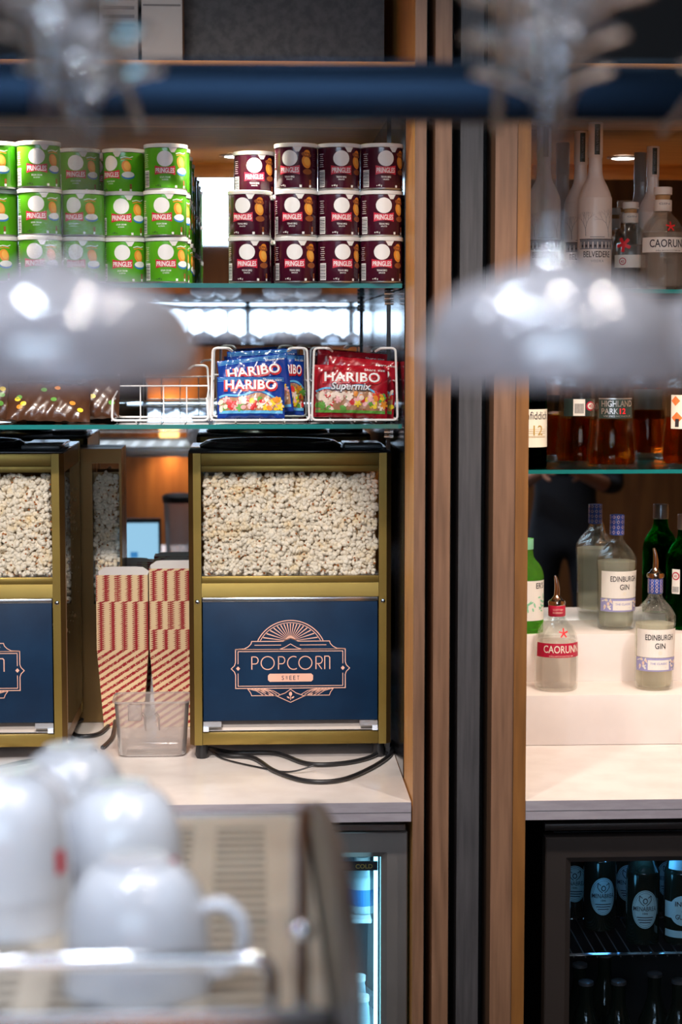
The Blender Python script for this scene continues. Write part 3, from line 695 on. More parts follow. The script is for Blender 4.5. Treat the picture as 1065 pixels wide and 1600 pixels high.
# ================================================================== crisp cans
CR, CH = 0.0376, 0.0817
m_lid = M('can_lid', (0.80, 0.80, 0.78), 0.35, sss=0.2)
m_green = M('can_green', (0.10, 0.42, 0.013), 0.28, coat=0.3); m_maroon = M('can_maroon', (0.055, 0.004, 0.018), 0.25, coat=0.3)
m_chip = M('crisp_orange', (0.80, 0.28, 0.03), 0.5); m_chipd = M('crisp_brown', (0.30, 0.08, 0.02), 0.5); m_dip = M('dip_white', (0.80, 0.82, 0.80), 0.5); m_bluep = M('dish_blue', (0.03, 0.20, 0.50), 0.5)
m_pinkr = M('banner_red', (0.62, 0.015, 0.05), 0.4); m_silver = M('foil_edge', (0.6, 0.6, 0.6), 0.3, 0.9)
def make_can(kind, a0=0.0):
    t = thing('crisp_can', 'x', 'crisp can')
    mat = m_green if kind == 'g' else m_maroon
    MB().lathe([(CR - 0.0012, 0.0004), (CR, 0.002), (CR, 0.0735), (CR - 0.001, 0.0738), (0, 0.0738)], mat, 40).lathe([(CR - 0.0035, 0.0002), (CR - 0.0008, 0.0002), (CR + 0.0003, 0.0018), (CR + 0.0003, 0.0032)], m_silver, 40, cap=False).build('can_body', t)
    b = MB().lathe([(CR + 0.0004, 0.0742), (CR + 0.0014, 0.0744), (CR + 0.0016, 0.0806), (CR + 0.0006, 0.0812), (CR - 0.004, 0.0812), (CR - 0.005, 0.0798), (0, 0.0798)], m_lid, 40)
    b.build('lid', t)
    b = MB(); fn = lambda o: wrap(CR, a0, 0.00025 + o * 0.00018)
    ta = 0.38
    b.art(sh(poly2([(-0.0085, 0), (0.0085, 0), (0.003, -0.009), (-0.003, -0.009)]), ta * CR, 0.0745), m_lid, wrap(CR + 0.0005, a0, 0.0006))
    b.build('pull_tab', t, smooth=0, recalc=False)
    b = MB()
    b.art(sh(ell2(0.0145, 0.0138, 28, 3), 0, 0.0545), m_white, fn(0))
    bw = 0.0185
    top = [(-bw + 2 * bw * i / 8, 0.0398 + 0.0027 * ((i - 4) / 4) ** 2) for i in range(9)]; bot = [(x, 0.0685 - y) for x, y in top]
    b.art((bot + top, [(i, i + 1, i + 10, i + 9) for i in range(8)]), m_pinkr, fn(1))
    b.art(sh(text2('PRINGLES', 0.0088, 0.0335, 0.02), 0, 0.0298), m_white, fn(2))
    t1 = {'g': ('SOUR CREAM', '& ONION'), 'm': ('TEXAS BBQ', 'SAUCE')}[kind]
    b.art(sh(text2(t1[0], 0.0030, 0.018, 0.01), 0, 0.0208), m_white, fn(1)); b.art(sh(text2(t1[1], 0.0024, 0.011, 0.01), 0, 0.0168), m_white, fn(1))
    b.art(sh(text2('e 40 g', 0.0034, 0.010, 0.01), -0.012, 0.006), m_white if kind == 'm' else m_dark, fn(1))
    b.art(sh(rect2(0.0042, 0.0042), 0.020, 0.006), m_white, fn(1))
    for q in range(3): b.art(sh(rect2(0.004, 0.004), 0.0385, 0.006 + q * .0045), m_chipd if q else m_white, fn(1))
    # barcode block and small print at the left
    b.art(sh(rect2(0.015, 0.030, 4, 1), -0.039, 0.020), m_white, fn(0))
    for q in range(9): b.art(sh(rect2(0.0135, 0.0011 + .0006 * (q % 2), 3, 1), -0.039, 0.008 + q * 0.0029), m_dark if q % 3 else m_cardl, fn(1))
    for q in range(7): b.art(sh(rect2(0.012 - (q % 3) * .002, 0.0008, 3, 1), -0.040, 0.041 + q * 0.0036), m_white, fn(0))
    # crisp illustration at the right
    cx = 0.031
    b.art(sh(ell2(0.0085, 0.0115, 18, 2), cx, 0.048, rot=0.35), m_chip, fn(0)); b.art(sh(ell2(0.0058, 0.0080, 18, 2), cx + 0.001, 0.049, rot=0.35), M('crisp_light', (0.90, 0.45, 0.08), .5) if 'crisp_light' not in bpy.data.materials else bpy.data.materials['crisp_light'], fn(1))
    if kind == 'm':
        b.art(sh(ell2(0.010, 0.0045, 16, 2), cx, 0.0605, rot=-.2), m_chipd, fn(1)); b.art(sh(ell2(0.006, 0.005, 14, 1), cx + .001, 0.064), m_chip, fn(1)); b.art(sh(ell2(0.009, 0.005, 14, 1), cx + 0.002, 0.031), m_chipd, fn(0))
    else:
        b.art(sh(ell2(0.0125, 0.0068, 20, 2), cx + 0.003, 0.032), m_bluep, fn(1)); b.art(sh(ell2(0.0115, 0.0055, 20, 2), cx + 0.003, 0.0338), m_dip, fn(2))
        b.art(sh(stroke2([(-0.011, 0), (-0.003, 0.002), (0.006, 0.0005), (0.012, 0.003)], 0.0016), cx, 0.0635), m_dip, fn(1)); b.art(sh(stroke2([(-0.010, -0.003), (0.0, -0.001), (0.010, -0.0025)], 0.0016), cx, 0.0635), m_chip, fn(1))
    b.build('printed_label', t, smooth=0, recalc=False)
    return t
gcan = make_can('g'); mcan = make_can('m'); used = set()
def put_can(src, px, Y, level, turn, label, group):
    x = (at(px, 330, Y)).x if px is not None else 0
    loc = (x, Y, ZU + 0.0006 + level * CH)
    if src.name in used: return dup(src, loc, radians(turn), label, group)
    used.add(src.name); src.location = loc; src.rotation_euler = (0, 0, radians(turn)); src['label'] = label; src['group'] = group; return src
lv = ('bottom', 'middle', 'top')
gname = ('at the left edge of the photo', 'second from the left edge', 'third from the left edge', 'fourth from the left edge', 'nearest the gap to the maroon cans')
gg = 'green crisp cans on the top shelf'; mg = 'maroon crisp cans on the top shelf'
G = [(-5, 3.47, (-20, -30, -28)), (62, 3.44, (-10, -4, 0)), (131, 3.47, (-20, -24, -5)), (195, 3.50, (-4, -6, -36)), (259, 3.47, (0, -8, 0))]
for ci, (px, Y, turns) in enumerate(G):
    for k in range(3):
        y = Y; p = px
        if ci == 2 and k == 2: y, p = 3.56, 124
        if ci == 3 and k == 2: y, p = 3.56, 194
        if ci == 0 and k == 2: y = 3.45
        put_can(gcan, p + rnd.uniform(-1, 1), y + rnd.uniform(-.003, .003), k, turns[k], 'green crisp can, %s one of the front column %s' % (lv[k], gname[ci]), gg)
for j in range(1, 7):
    for k in range(3):
        X = at(259, 330, 3.47).x + 0.003 * (j % 2)
        o = put_can(gcan, None, 3.47 + j * 0.0785, k, rnd.uniform(-20, 40), 'green crisp can in the row of stacks running back beside the gap, %s layer' % lv[k], gg); o.location.x = X
for ci in (2, 3):
    for k in range(3):
        o = put_can(gcan, None, 3.56 + 0.082, k, rnd.uniform(-30, 30), 'green crisp can standing behind the front columns, mostly hidden', gg); o.location.x = at(G[ci][0], 330, G[ci][1]).x
Mx = [(390, 3.46, (-8, -20, 0)), (463, 3.45, (-6, -14, -20)), (529, 3.45, (10, 6, 4)), (595.5, 3.45, (-2, 4, 8))]
mname = ('leftmost column', 'second column from the left', 'third column from the left', 'column against the wooden side panel')
for ci, (px, Y, turns) in enumerate(Mx):
    for k in range(3):
        y, p = Y, px
        if ci == 0 and k == 2: y, p = 3.60, 397
        put_can(mcan, p + rnd.uniform(-.7, .7), y + rnd.uniform(-.003, .003), k, turns[k], ('maroon crisp can, %s one of the front %s' % (lv[k], mname[ci])) if not (ci == 0 and k == 2) else 'brightly lit maroon crisp can, set back on top of the leftmost column', mg)
for k in range(2):
    o = put_can(mcan, 402, 3.60, k, (-50, -60)[k], 'maroon crisp can half hidden behind the leftmost front column, %s layer' % lv[k], mg)
for px in (463, 529, 595):
    for k in range(2): o = put_can(mcan, px - 3, 3.545, k, rnd.uniform(-40, 40), 'maroon crisp can in the hidden row behind the front columns', mg)

# ================================================================== wire baskets
def wire(b, pts, r=0.0019): b.tube(spline(pts, 1) if False else pts, r, m_wire, 8)
def rounded(pts, r=0.008, n=4):
    P = [Vector(p) for p in pts]; out = [P[0]]
    for i in range(1, len(P) - 1):
        a, b_, c = P[i - 1], P[i], P[i + 1]; d1 = (a - b_).normalized(); d2 = (c - b_).normalized(); q = min(r, (a - b_).length / 2, (c - b_).length / 2)
        for k in range(n + 1):
            t_ = k / n; out.append((1 - t_) ** 2 * (b_ + d1 * q) + 2 * t_ * (1 - t_) * b_ + t_ ** 2 * (b_ + d2 * q))
    return out + [P[-1]]
def basket(x0, x1, y0, y1, h, label, low=False):
    t = thing('wire_basket', label, 'basket', ((x0 + x1) / 2, y0, ZL + 0.0021)); w_ = (x1 - x0) / 2; d = y1 - y0
    for nm, yy, ins in (('front_frame', 0.0, 0.0), ('back_frame', d, 0.006)):
        b = MB(); e = 0.038; s = 1 if nm == 'front_frame' else -1
        z = h if not (low and s > 0) else h * 0.42
        g = 0.003 if s > 0 else 0
        if low and s > 0: pts = [(-w_ + 0.004, yy + 0.03, z), (-w_ + 0.002, yy, z), (-w_, yy, 0.004), (w_, yy, 0.004), (w_ - 0.002, yy, z), (w_ - 0.004, yy + 0.03, z)]
        else: pts = [(-w_ + e, yy + s * 0.03, z - 0.006), (-w_ + e - 0.008, yy, z), (-w_ + 0.004, yy, z), (-w_, yy, 0.004), (w_, yy, 0.004), (w_ - 0.004 + ins * 0, yy, z), (w_ - e + 0.008, yy, z), (w_ - e, yy + s * 0.03, z - 0.006)]
        b.tube(rounded(pts), 0.0021, m_wire, 8); b.build(nm, t)
    for s in (-1, 1):
        b = MB(); b.tube([(s * w_, 0.004, 0.004), (s * w_, d - 0.004, 0.004)], 0.0017, m_wire, 8); b.build('side_wire', t)
        b = MB(); b.tube([(s * (w_ - 0.002), 0.0, h * (.42 if low else .55)), (s * (w_ - 0.002), d, h * .55)], 0.0015, m_wire, 8); b.build('side_wire', t)
    n = 4
    for i in range(1, n):
        x = -w_ + 2 * w_ * i / n
        b = MB(); b.tube(rounded([(x, 0.0, 0.0012), (x, d, 0.0012), (x, d, h * .62)], 0.006), 0.0012, m_wire, 6); b.build('floor_wire', t)
    b = MB(); b.tube([(-w_ + 0.002, d - 0.0005, h * .62), (w_ - 0.002, d - 0.0005, h * .62)], 0.0015, m_wire, 8); b.build('back_wire', t)
Yb = 3.455
basket(at(329, 600, Yb).x, at(483, 600, Yb).x, Yb, Yb + 0.17, 0.133, 'white wire basket holding blue sweet bags, between two other baskets')
basket(at(487, 600, Yb).x, at(621, 600, Yb).x, Yb, Yb + 0.17, 0.133, 'white wire basket holding red sweet bags, next to the shelf upright')
basket(at(174, 600, Yb).x, at(325, 600, Yb).x, Yb, Yb + 0.15, 0.10, 'empty low-fronted white wire basket left of the blue sweet bags', low=True)

# ================================================================== sweet bags
m_fb = M('foil_blue', (0.008, 0.045, 0.30), 0.22, coat=0.6); m_fr = M('foil_red', (0.36, 0.008, 0.02), 0.22, coat=0.6); m_fbr = M('foil_brown', (0.075, 0.03, 0.015), 0.25, coat=0.6)
cand = [M('sweet_' + n_, c, 0.35) for n_, c in (('yellow', (0.85, 0.62, 0.03)), ('red', (0.62, 0.03, 0.03)), ('green', (0.12, 0.35, 0.05)), ('cream', (0.85, 0.70, 0.58)), ('orange', (0.80, 0.28, 0.03)), ('pink', (0.80, 0.40, 0.40)))]
m_win = M('bag_window', (0.42, 0.22, 0.12), 0.25, coat=0.5); m_ltblue = M('light_blue_print', (0.12, 0.45, 0.75), 0.3)
m_rim = M('letter_red', (0.50, 0.01, 0.02), 0.35); m_silp = M('letter_silver', (0.70, 0.70, 0.74), 0.3)
def bag(label, loc, rz, tilt, w_, h, T, foil, design, roll=0.0, cat='sweet bag', group=None, seed=0):
    r = random.Random(seed); t = thing('sweet_bag', label, cat, loc, rz, group); t.rotation_euler = (tilt, roll, rz)
    ph = [r.uniform(0, 6) for _ in range(6)]
    def dep(u, v):
        a = max(0.0, 1 - (2 * u / w_) ** 2); q = max(0.0, 1 - abs(2 * v / h - 1) ** 2.6)
        d = T * (a ** .55) * (q ** .6)
        wr = 0.0016 * sin(u * 190 + v * 60 + ph[0]) * sin(v * 150 + ph[1]) + 0.0010 * sin(u * 330 - v * 210 + ph[2])
        return d + wr * min(1, a * 3) * (0.4 + 0.6 * (1 - q)) + 0.0009 * sin(u * 260 + ph[3]) * (1 - q)
    b = MB(); nx, ny = 40, 32
    for s in (1, -1):
        vs = [(-w_ / 2 + w_ * i / nx, -s * (dep(-w_ / 2 + w_ * i / nx, h * j / ny) if s > 0 else T * .5 * max(0, 1 - (2 * i / nx - 1) ** 2) ** .6 * max(0, 1 - abs(2 * j / ny - 1) ** 2.6) ** .6 + 0.0006) - (0.0006 if s > 0 else 0), h * j / ny) for j in range(ny + 1) for i in range(nx + 1)]
        fs = [(j * (nx + 1) + i, j * (nx + 1) + i + 1, (j + 1) * (nx + 1) + i + 1, (j + 1) * (nx + 1) + i) for j in range(ny) for i in range(nx)]
        b.add(vs, fs if s > 0 else [f[::-1] for f in fs], foil)
    body = b.build('bag_foil', t, smooth=80, recalc=False)
    a = MB(); lay = lambda o: (lambda u, v: (u, -dep(u, v) - 0.0011 - 0.0003 * o, v))
    # crimped seal lines
    for q in range(3): a.art(sh(rect2(w_ * .98, 0.0008, 30, 1), 0, h - 0.003 - q * 0.0028), m_cardl if foil is m_fbr else m_ltblue if foil is m_fb else m_rim, lay(0))
    if design:
        wy = h * (.42 if design == 'mix' else .40)
        # transparent window with sweets, arched top
        n = 24; rows = 5; vs = []; W2 = w_ * .94
        for j in range(rows + 1):
            for i in range(n + 1):
                u = -W2 / 2 + W2 * i / n; top = wy + 0.012 * cos(pi * u / W2) + 0.004 * sin(u * 90); vs.append((u, 0.008 + (top - 0.008) * j / rows))
        a.art((vs, [(j * (n + 1) + i, j * (n + 1) + i + 1, (j + 1) * (n + 1) + i + 1, (j + 1) * (n + 1) + i) for j in range(rows) for i in range(n)]), m_win, lay(0))
        a.art(stroke2([(-W2 / 2 + W2 * i / n, wy + 0.0035 + 0.012 * cos(pi * (i / n - .5)) + 0.004 * sin((-W2 / 2 + W2 * i / n) * 90)) for i in range(n + 1)], 0.0035), m_ltblue, lay(1))
        a.art(sh(rect2(W2, 0.005, 24, 1), 0, 0.0105), cand[2] if design == 'mix' else m_ltblue, lay(3))
        for q in range(70):
            u = r.uniform(-.46, .46) * w_; v = r.uniform(0.016, wy + 0.004)
            c = cand[r.choice((0, 0, 1, 2, 3, 4, 5) if u > 0.0 else (3, 3, 3, 5, 2, 1))]
            if r.random() < .7: s_ = sh(ell2(r.uniform(.003, .0065), r.uniform(.0025, .0045), 12, 1), u, v, rot=r.uniform(0, 3))
            else: s_ = sh(star2(r.uniform(.005, .008), 5, .6), u, v, rot=r.uniform(0, 3))
            a.art(s_, c, (lambda o: lambda uu, vv: (uu, -dep(uu, vv) - 0.0014 - o, vv))(0.00002 * q))
        fx = 0.002 if design == 'mix' else 0
        a.art(sh(text2('HARIBO', 0.0225, w_ * .80, 0.085, 1.06), fx, h * .655), m_rim, lay(6)); a.art(sh(text2('HARIBO', 0.0175, w_ * .75, 0.022, 1.06), fx, h * .655 + 0.0022), m_white, lay(8))
        a.art(sh(text2('Share size', 0.0048, w_ * .28), w_ * .32, h * .89), m_white, lay(2))
        if design == 'mix': a.art(sh(text2('Supermix', 0.0155, w_ * .56, 0.06, 1, .2), 0.0, h * .47 + 0.004), m_dark, lay(6)); a.art(sh(text2('Supermix', 0.0135, w_ * .54, 0.02, 1, .2), 0.0, h * .47 + 0.005), m_silp, lay(8))
        elif design == 'starm': a.art(sh(text2('Starmix', 0.0135, w_ * .52, 0.02, 1, .2), 0.0, h * .47 + 0.002), m_silp, lay(8))
    elif foil is m_fbr:
        for q in range(9): a.art(sh(ell2(.0055, .0045, 14, 1), r.uniform(-.4, .4) * w_, r.uniform(.2, .75) * h), cand[(2, 0, 4)[q % 3]], lay(1))
    a.build('bag_print', t, smooth=0, recalc=False)
    return t
zb = ZL + 0.008; gb = 'blue sweet bags in the middle basket'; gr = 'red sweet bags in the right basket'
bag('blue bag of sweets standing frontmost in the middle wire basket, white pieces showing', (at(392, 655, 3.475).x, 3.485, zb), 0, radians(-9), 0.122, 0.076, 0.014, m_fb, 'plain', 0, group=gb, seed=1)
bag('blue bag of sweets tilted upward behind the frontmost blue bag', (at(405, 655, 3.54).x, 3.525, zb + 0.004), radians(3), radians(-8), 0.128, 0.108, 0.013, m_fb, 'plain', radians(-7), group=gb, seed=2)
bag('rearmost blue bag of sweets in the middle wire basket', (at(415, 655, 3.58).x, 3.572, zb + 0.004), radians(2), radians(-6), 0.13, 0.120, 0.012, m_fb, 'starm', radians(-3), group=gb, seed=3)
bag('blue bag of sweets leaning at the right end of the middle wire basket', (at(447, 655, 3.56).x, 3.552, zb + 0.004), radians(22), radians(-6), 0.07, 0.112, 0.01, m_fb, 'plain', radians(3), group=gb, seed=9)
bag('red bag of sweets frontmost in the right wire basket, silver lettering', (at(547, 655, 3.49).x, 3.500, zb), 0, radians(-8), 0.135, 0.096, 0.015, m_fr, 'mix', radians(1.5), group=gr, seed=4)
bag('red bag of sweets leaning just behind the frontmost red bag', (at(560, 655, 3.54).x, 3.540, zb + 0.002), radians(-4), radians(-6), 0.128, 0.106, 0.012, m_fr, 'mix', radians(5), group=gr, seed=5)
bag('rearmost red bag of sweets in the right wire basket', (at(545, 655, 3.58).x, 3.585, zb + 0.002), radians(2), radians(-5), 0.13, 0.118, 0.012, m_fr, 'mix', radians(4), group=gr, seed=6)
gx = 'brown chocolate bags on the shelf'
bag('brown bag of chocolates lying left on the lower glass shelf, green and yellow spots', (at(75, 655, 3.5).x, 3.50, ZL + 0.003), radians(4), radians(-35), 0.15, 0.085, 0.018, m_fbr, None, radians(2), 'chocolate bag', gx, 7)
bag('brown bag of chocolates beside the empty wire basket', (at(135, 655, 3.56).x, 3.57, ZL + 0.003), radians(-8), radians(-25), 0.12, 0.085, 0.018, m_fbr, None, radians(-3), 'chocolate bag', gx, 8)
bag('brown bag of chocolates at the left edge of the photo', (at(-15, 655, 3.53).x, 3.53, ZL + 0.003), radians(10), radians(-20), 0.13, 0.10, 0.018, m_fbr, None, radians(4), 'chocolate bag', gx, 10)

# ================================================================== bottles
g_clear = glass('bottle_glass', (0.97, 0.98, 0.97), 1.45, 0.0, 0.84)
g_green = glass('green_glass', (0.03, 0.50, 0.09), 1.45, 0.0, 0.55); g_lime = glass('lime_glass', (0.55, 0.92, 0.25), 1.45, 0.0, 0.6, 0.12)
g_darkg = glass('dark_green_glass', (0.015, 0.10, 0.03), 1.45, 0.0, 0.2); g_beer = M('beer_glass', (0.008, 0.012, 0.008), 0.12, coat=0.6)
g_gin = glass('gin', (0.99, 0.97, 0.86), 1.33, 0.0, 0.88, 0.30); g_pinkgin = glass('pale_gin', (0.99, 0.95, 0.92), 1.33, 0.0, 0.88, 0.22)  # milky share mixed into clear gin, standing for light passing through
g_whisky = glass('whisky', (0.82, 0.36, 0.05), 1.33, 0.0, 0.5); g_orangew = glass('orange_whisky', (0.80, 0.30, 0.05), 1.33, 0.0, 0.35)
m_frost = M('frosted_glass', (0.88, 0.84, 0.81), 0.35, sss=0.0)
m_frost.node_tree.nodes['Principled BSDF'].inputs['Transmission Weight'].default_value = 0.2
m_cork = M('cork', (0.55, 0.32, 0.14), 0.7); m_cream = M('cream_label', (0.84, 0.78, 0.66), 0.5); m_clab = M('pale_label', (0.86, 0.82, 0.76), 0.45)
m_crim = M('crimson_label', (0.52, 0.01, 0.05), 0.4); m_bluecap = M('blue_cap', (0.02, 0.06, 0.32), 0.3); m_lilac = M('lilac_print', (0.35, 0.34, 0.62), 0.5); m_goldp = M('gold_print', (0.62, 0.42, 0.10), 0.35, 0.4)
m_starred = M('star_red', (0.80, 0.02, 0.03), 0.4); m_ora = M('orange_print', (0.85, 0.20, 0.05), 0.5); m_pewter = M('pewter', (0.28, 0.26, 0.26), 0.3, 0.8); m_peach = M('peach_print', (0.85, 0.62, 0.50), .5)
m_copper = M('pourer_metal', (0.62, 0.50, 0.42), 0.12, 1.0); m_seal = M('dark_seal', (0.02, 0.035, 0.03), 0.4); m_mint = M('mint_print', (0.25, 0.62, 0.38), .5); m_greyp = M('grey_blue_print', (0.22, 0.24, 0.28), .5)

def bottle(label, loc, prof, gmat, liquid=None, fill=0.0, rz=0, wall=0.0028, cat='bottle', group=None, name='bottle', n=48):
    t = thing(name, label, cat, loc, rz, group)
    out = smooth_prof(prof)
    b = MB()
    if wall and gmat not in (m_frost, g_beer):
        inner = [(max(r - wall, 0.0), max(z, 0.006) if z < 0.012 else z) for r, z in out if r > wall]
        inner = [(0.0, 0.007)] + [p for p in inner if p[1] >= 0.006]
        b.lathe(out + [(out[-1][0] - wall, out[-1][1])] + inner[::-1], gmat, n, cap=False)
    else: b.lathe(out + [(0, out[-1][1])], gmat, n)
    b.build('glass_body', t, smooth=50)
    if liquid:
        rf = prof_r(out); zs = sorted({z for r, z in out if 0.010 < z < fill}); lp = [(0, 0.0078), (rf(0.012) - wall - 0.004, 0.0078)] + [(rf(z) - wall - 0.0003, z) for z in zs if z > 0.012] + [(rf(fill) - wall - 0.0003, fill), (0, fill)]
        MB().lathe(lp, liquid, n).build('liquid', t, smooth=50)
    return t, prof_r(out)
def labelpatch(b, rf, a0, z0, z1, wdt, mat, off=0.0004, n=16, m=4):
    b.art(sh(rect2(wdt, z1 - z0, n, m), 0, (z0 + z1) / 2), mat, wrap(rf, a0, off))
def pourer(t, z):
    b = MB().lathe([(0.009, z), (0.0165, z + 0.001), (0.0175, z + 0.006), (0.016, z + 0.010), (0.012, z + 0.012), (0.007, z + 0.019), (0.0055, z + 0.021), (0.0, z + 0.021)], m_copper, 24)
    b.build('pourer_collar', t)
    MB().tube([(0, 0, z + 0.018), (0.0005, 0, z + 0.034), (-0.001, 0, z + 0.048), (-0.004, 0, z + 0.060)], [0.0060, 0.0054, 0.0042, 0.0026], m_copper, 12).build('pourer_spout', t)

# profiles (r, z); repeated points are corners
P_ED = [(0.030, 0.0), (0.0355, 0.001), (0.038, 0.006), (0.0385, 0.030), (0.0400, 0.110), (0.0415, 0.138), (0.0395, 0.152), (0.029, 0.168), (0.0165, 0.182), (0.0135, 0.196), (0.0135, 0.214)]
P_CA = [(0.030, 0.0), (0.039, 0.001), (0.0425, 0.008), (0.0432, 0.040), (0.0425, 0.090), (0.039, 0.112), (0.030, 0.130), (0.0195, 0.142), (0.0165, 0.152), (0.0165, 0.166)]
P_BE = [(0.026, 0.0), (0.030, 0.001), (0.0335, 0.006), (0.0340, 0.030), (0.0340, 0.165), (0.0325, 0.185), (0.025, 0.205), (0.0165, 0.222), (0.0140, 0.240), (0.0135, 0.27), (0.0135, 0.329)]
P_HP = [(0.034, 0.0), (0.046, 0.001), (0.0510, 0.008), (0.0500, 0.035), (0.0455, 0.085), (0.0430, 0.140), (0.0420, 0.165), (0.036, 0.182), (0.020, 0.196), (0.0150, 0.21), (0.0145, 0.255)]
P_GL = [(0.028, 0.0), (0.035, 0.001), (0.038, 0.006), (0.038, 0.06), (0.037, 0.15), (0.030, 0.19), (0.018, 0.225), (0.0145, 0.25), (0.0145, 0.29)]
P_GO = [(0.028, 0.0), (0.035, 0.001), (0.038, 0.007), (0.038, 0.10), (0.0375, 0.145), (0.030, 0.168), (0.019, 0.184), (0.0155, 0.20), (0.0150, 0.235)]

def edinburgh(label, loc, rz, pour=False, group='round-shouldered gin bottles with blue neck bands'):
    t, rf = bottle(label, loc, P_ED, g_clear, g_gin, 0.142 if not pour else 0.132, 0, group=group, name='gin_bottle')
    a0 = rz; b = MB()
    labelpatch(b, rf, a0, 0.068, 0.124, 0.100, m_clab)
    b.art(sh(text2('EDINBURGH', 0.0115, 0.060, 0.012), 0.002, 0.103), m_dark, wrap(rf, a0, 0.0008)); b.art(sh(text2('GIN', 0.0115, 0.021, 0.012), 0.002, 0.086), m_dark, wrap(rf, a0, 0.0008))
    b.art(sh(ell2(0.004, 0.004, 12), 0.002, 0.0775), m_cream, wrap(rf, a0, 0.0008))
    b.build('front_label', t, smooth=0, recalc=False)
    b = MB(); labelpatch(b, rf, a0, 0.040, 0.067, 0.104, m_lilac)
    r = random.Random(5)
    for q in range(34):
        u = r.choice((-1, 1)) * r.uniform(0.024, 0.045); b.art(sh(ell2(r.uniform(.0015, .004), r.uniform(.001, .003), 10, 1), u, r.uniform(.0425, .0645), rot=r.uniform(0, 3)), r.choice((m_cream, m_clab, m_peach, m_bluep)), wrap(rf, a0, 0.0008))
    labelpatch(b, rf, a0, 0.043, 0.063, 0.044, m_clab, 0.001, 8, 1)
    b.art(sh(text2('THE CLASSIC', 0.0042, 0.034, 0.01), 0, 0.054), m_lilac, wrap(rf, a0, 0.0014)); b.art(sh(stroke2([(-.014, 0), (.014, 0)], .0006), 0, 0.048), m_lilac, wrap(rf, a0, 0.0014))
    b.build('lower_label', t, smooth=0, recalc=False)
    b = MB(); z0, z1 = (0.192, 0.222) if pour else (0.196, 0.238)
    b.lathe([(0.0142, z0), (0.0150, z0 + 0.001), (0.0150, z1 - 0.001), (0.0142, z1), (0.0, z1)], m_bluecap, 32)
    for q in range(10):
        for j in range(4): b.art(sh(stroke2([(-.0028, 0), (0, .0036), (.0028, 0), (0, -.0036)], .0006, True), 0, z0 + 0.006 + j * (z1 - z0 - 0.010) / 3), m_peach, wrap(0.0150, 2 * pi * q / 10, 0.0003))
    b.build('blue_cap', t, smooth=40, recalc=False)
    if pour: pourer(t, 0.2225)
    return t
ZS1, ZS2 = ZC + 0.1005, ZC + 0.1975
p = at(961.5, 980, 3.925)
edinburgh('gin bottle with blue cap on the upper white step, dark lettering showing', (p.x, 3.925, ZS2), radians(12))
p = at(1026, 1070, 3.735)
edinburgh('gin bottle with metal pourer on the lower white step', (p.x, 3.765, ZS1), radians(2), True)
def caorunn(label, loc, rz, pour, red, fill=0.098):
    t, rf = bottle(label, loc, P_CA, g_clear, g_pinkgin, fill, 0, wall=0.003, group='gin bottles with a red star', name='gin_bottle')
    b = MB(); lm, tm = (m_crim, m_cream) if red else (m_clab, m_dark)
    labelpatch(b, rf, rz, 0.070, 0.098, 0.105, lm)
    b.art(sh(text2('CAORUNN', 0.0150, 0.078, 0.012), 0.006, 0.0795), tm, wrap(rf, rz, 0.0008))
    b.art(sh(stroke2([(-.02, 0), (.03, 0)], .0007), 0.004, 0.0755), tm, wrap(rf, rz, 0.0008)); b.art(sh(text2('SMALL BATCH SCOTTISH GIN', 0.0026, 0.05), 0.004, 0.0717), tm, wrap(rf, rz, 0.0008))
    b.build('front_label', t, smooth=0, recalc=False)
    b = MB(); b.art(sh(star2(0.0095, 5, .30), 0.008, 0.118), m_starred, wrap(rf, rz, 0.0006)); b.build('red_star', t, smooth=0, recalc=False)
    b = MB(); b.lathe([(0.0166, 0.148), (0.0172, 0.149), (0.0172, 0.168), (0.0166, 0.1695)], lm if red else m_clab, 32, cap=False)
    for j, tx in enumerate(('SCOTTISH', 'RASPBERRY') if red else ('GIN',)): b.art(sh(text2(tx, 0.0038, 0.021), 0, 0.160 - j * 0.006), m_peach if red else m_greyp, wrap(0.0172, rz, 0.0004))
    b.build('neck_band', t, smooth=40, recalc=False)
    if pour: pourer(t, 0.1685)
    else:
        MB().lathe([(0.0135, 0.1665), (0.0140, 0.178), (0.012, 0.1785), (0, 0.1785)], m_cork, 24).build('cork', t)
        MB().lathe([(0.0165, 0.1790), (0.0175, 0.1795), (0.0175, 0.192), (0.0165, 0.1935), (0, 0.1935)], m_clab if True else m_clab, 32).build('stopper', t)
    return t
p = at(874, 1076, 3.72); caorunn('gin bottle with crimson label and metal pourer on the lower white step', (p.x, 3.765, ZS1), radians(0), True, True)
p = at(1033, 447, 3.86)
o = caorunn('gin bottle with pale label and stopper on the upper right glass shelf', (p.x, 3.86, ZRU + 0.0005), radians(0), False, False, 0.108); o.scale = (1.06, 1.06, 1.06)
p = at(984, 447, 3.95)
o = caorunn('gin bottle with back label facing out, behind the pale-label gin bottle', (p.x, 3.955, ZRU + 0.0005), radians(0), False, False, 0.10); o.scale = (0.94, 0.94, 0.94)
for c in kids(o):
    if c.name.startswith('front_label') or c.name.startswith('red_star'): bpy.data.objects.remove(c)
b = MB(); rf = prof_r(smooth_prof(P_CA)); labelpatch(b, rf, -0.2, 0.050, 0.078, 0.075, m_clab); b.art(sh(ell2(0.008, 0.008, 18), -0.016, 0.064), m_crim, wrap(rf, -0.2, 0.0009)); b.art(sh(ell2(0.0062, 0.0062, 18), -0.016, 0.064), m_clab, wrap(rf, -0.2, 0.0012)); b.art(sh(text2('42', 0.0055, None, .02), -0.016, 0.061), m_crim, wrap(rf, -0.2, 0.0016))
b.art(sh(stroke2([(-.015, 0), (.02, 0)], .0005), 0.012, 0.068), m_greyp, wrap(rf, -0.2, 0.0009)); b.build('sticker_label', o, smooth=0, recalc=False)
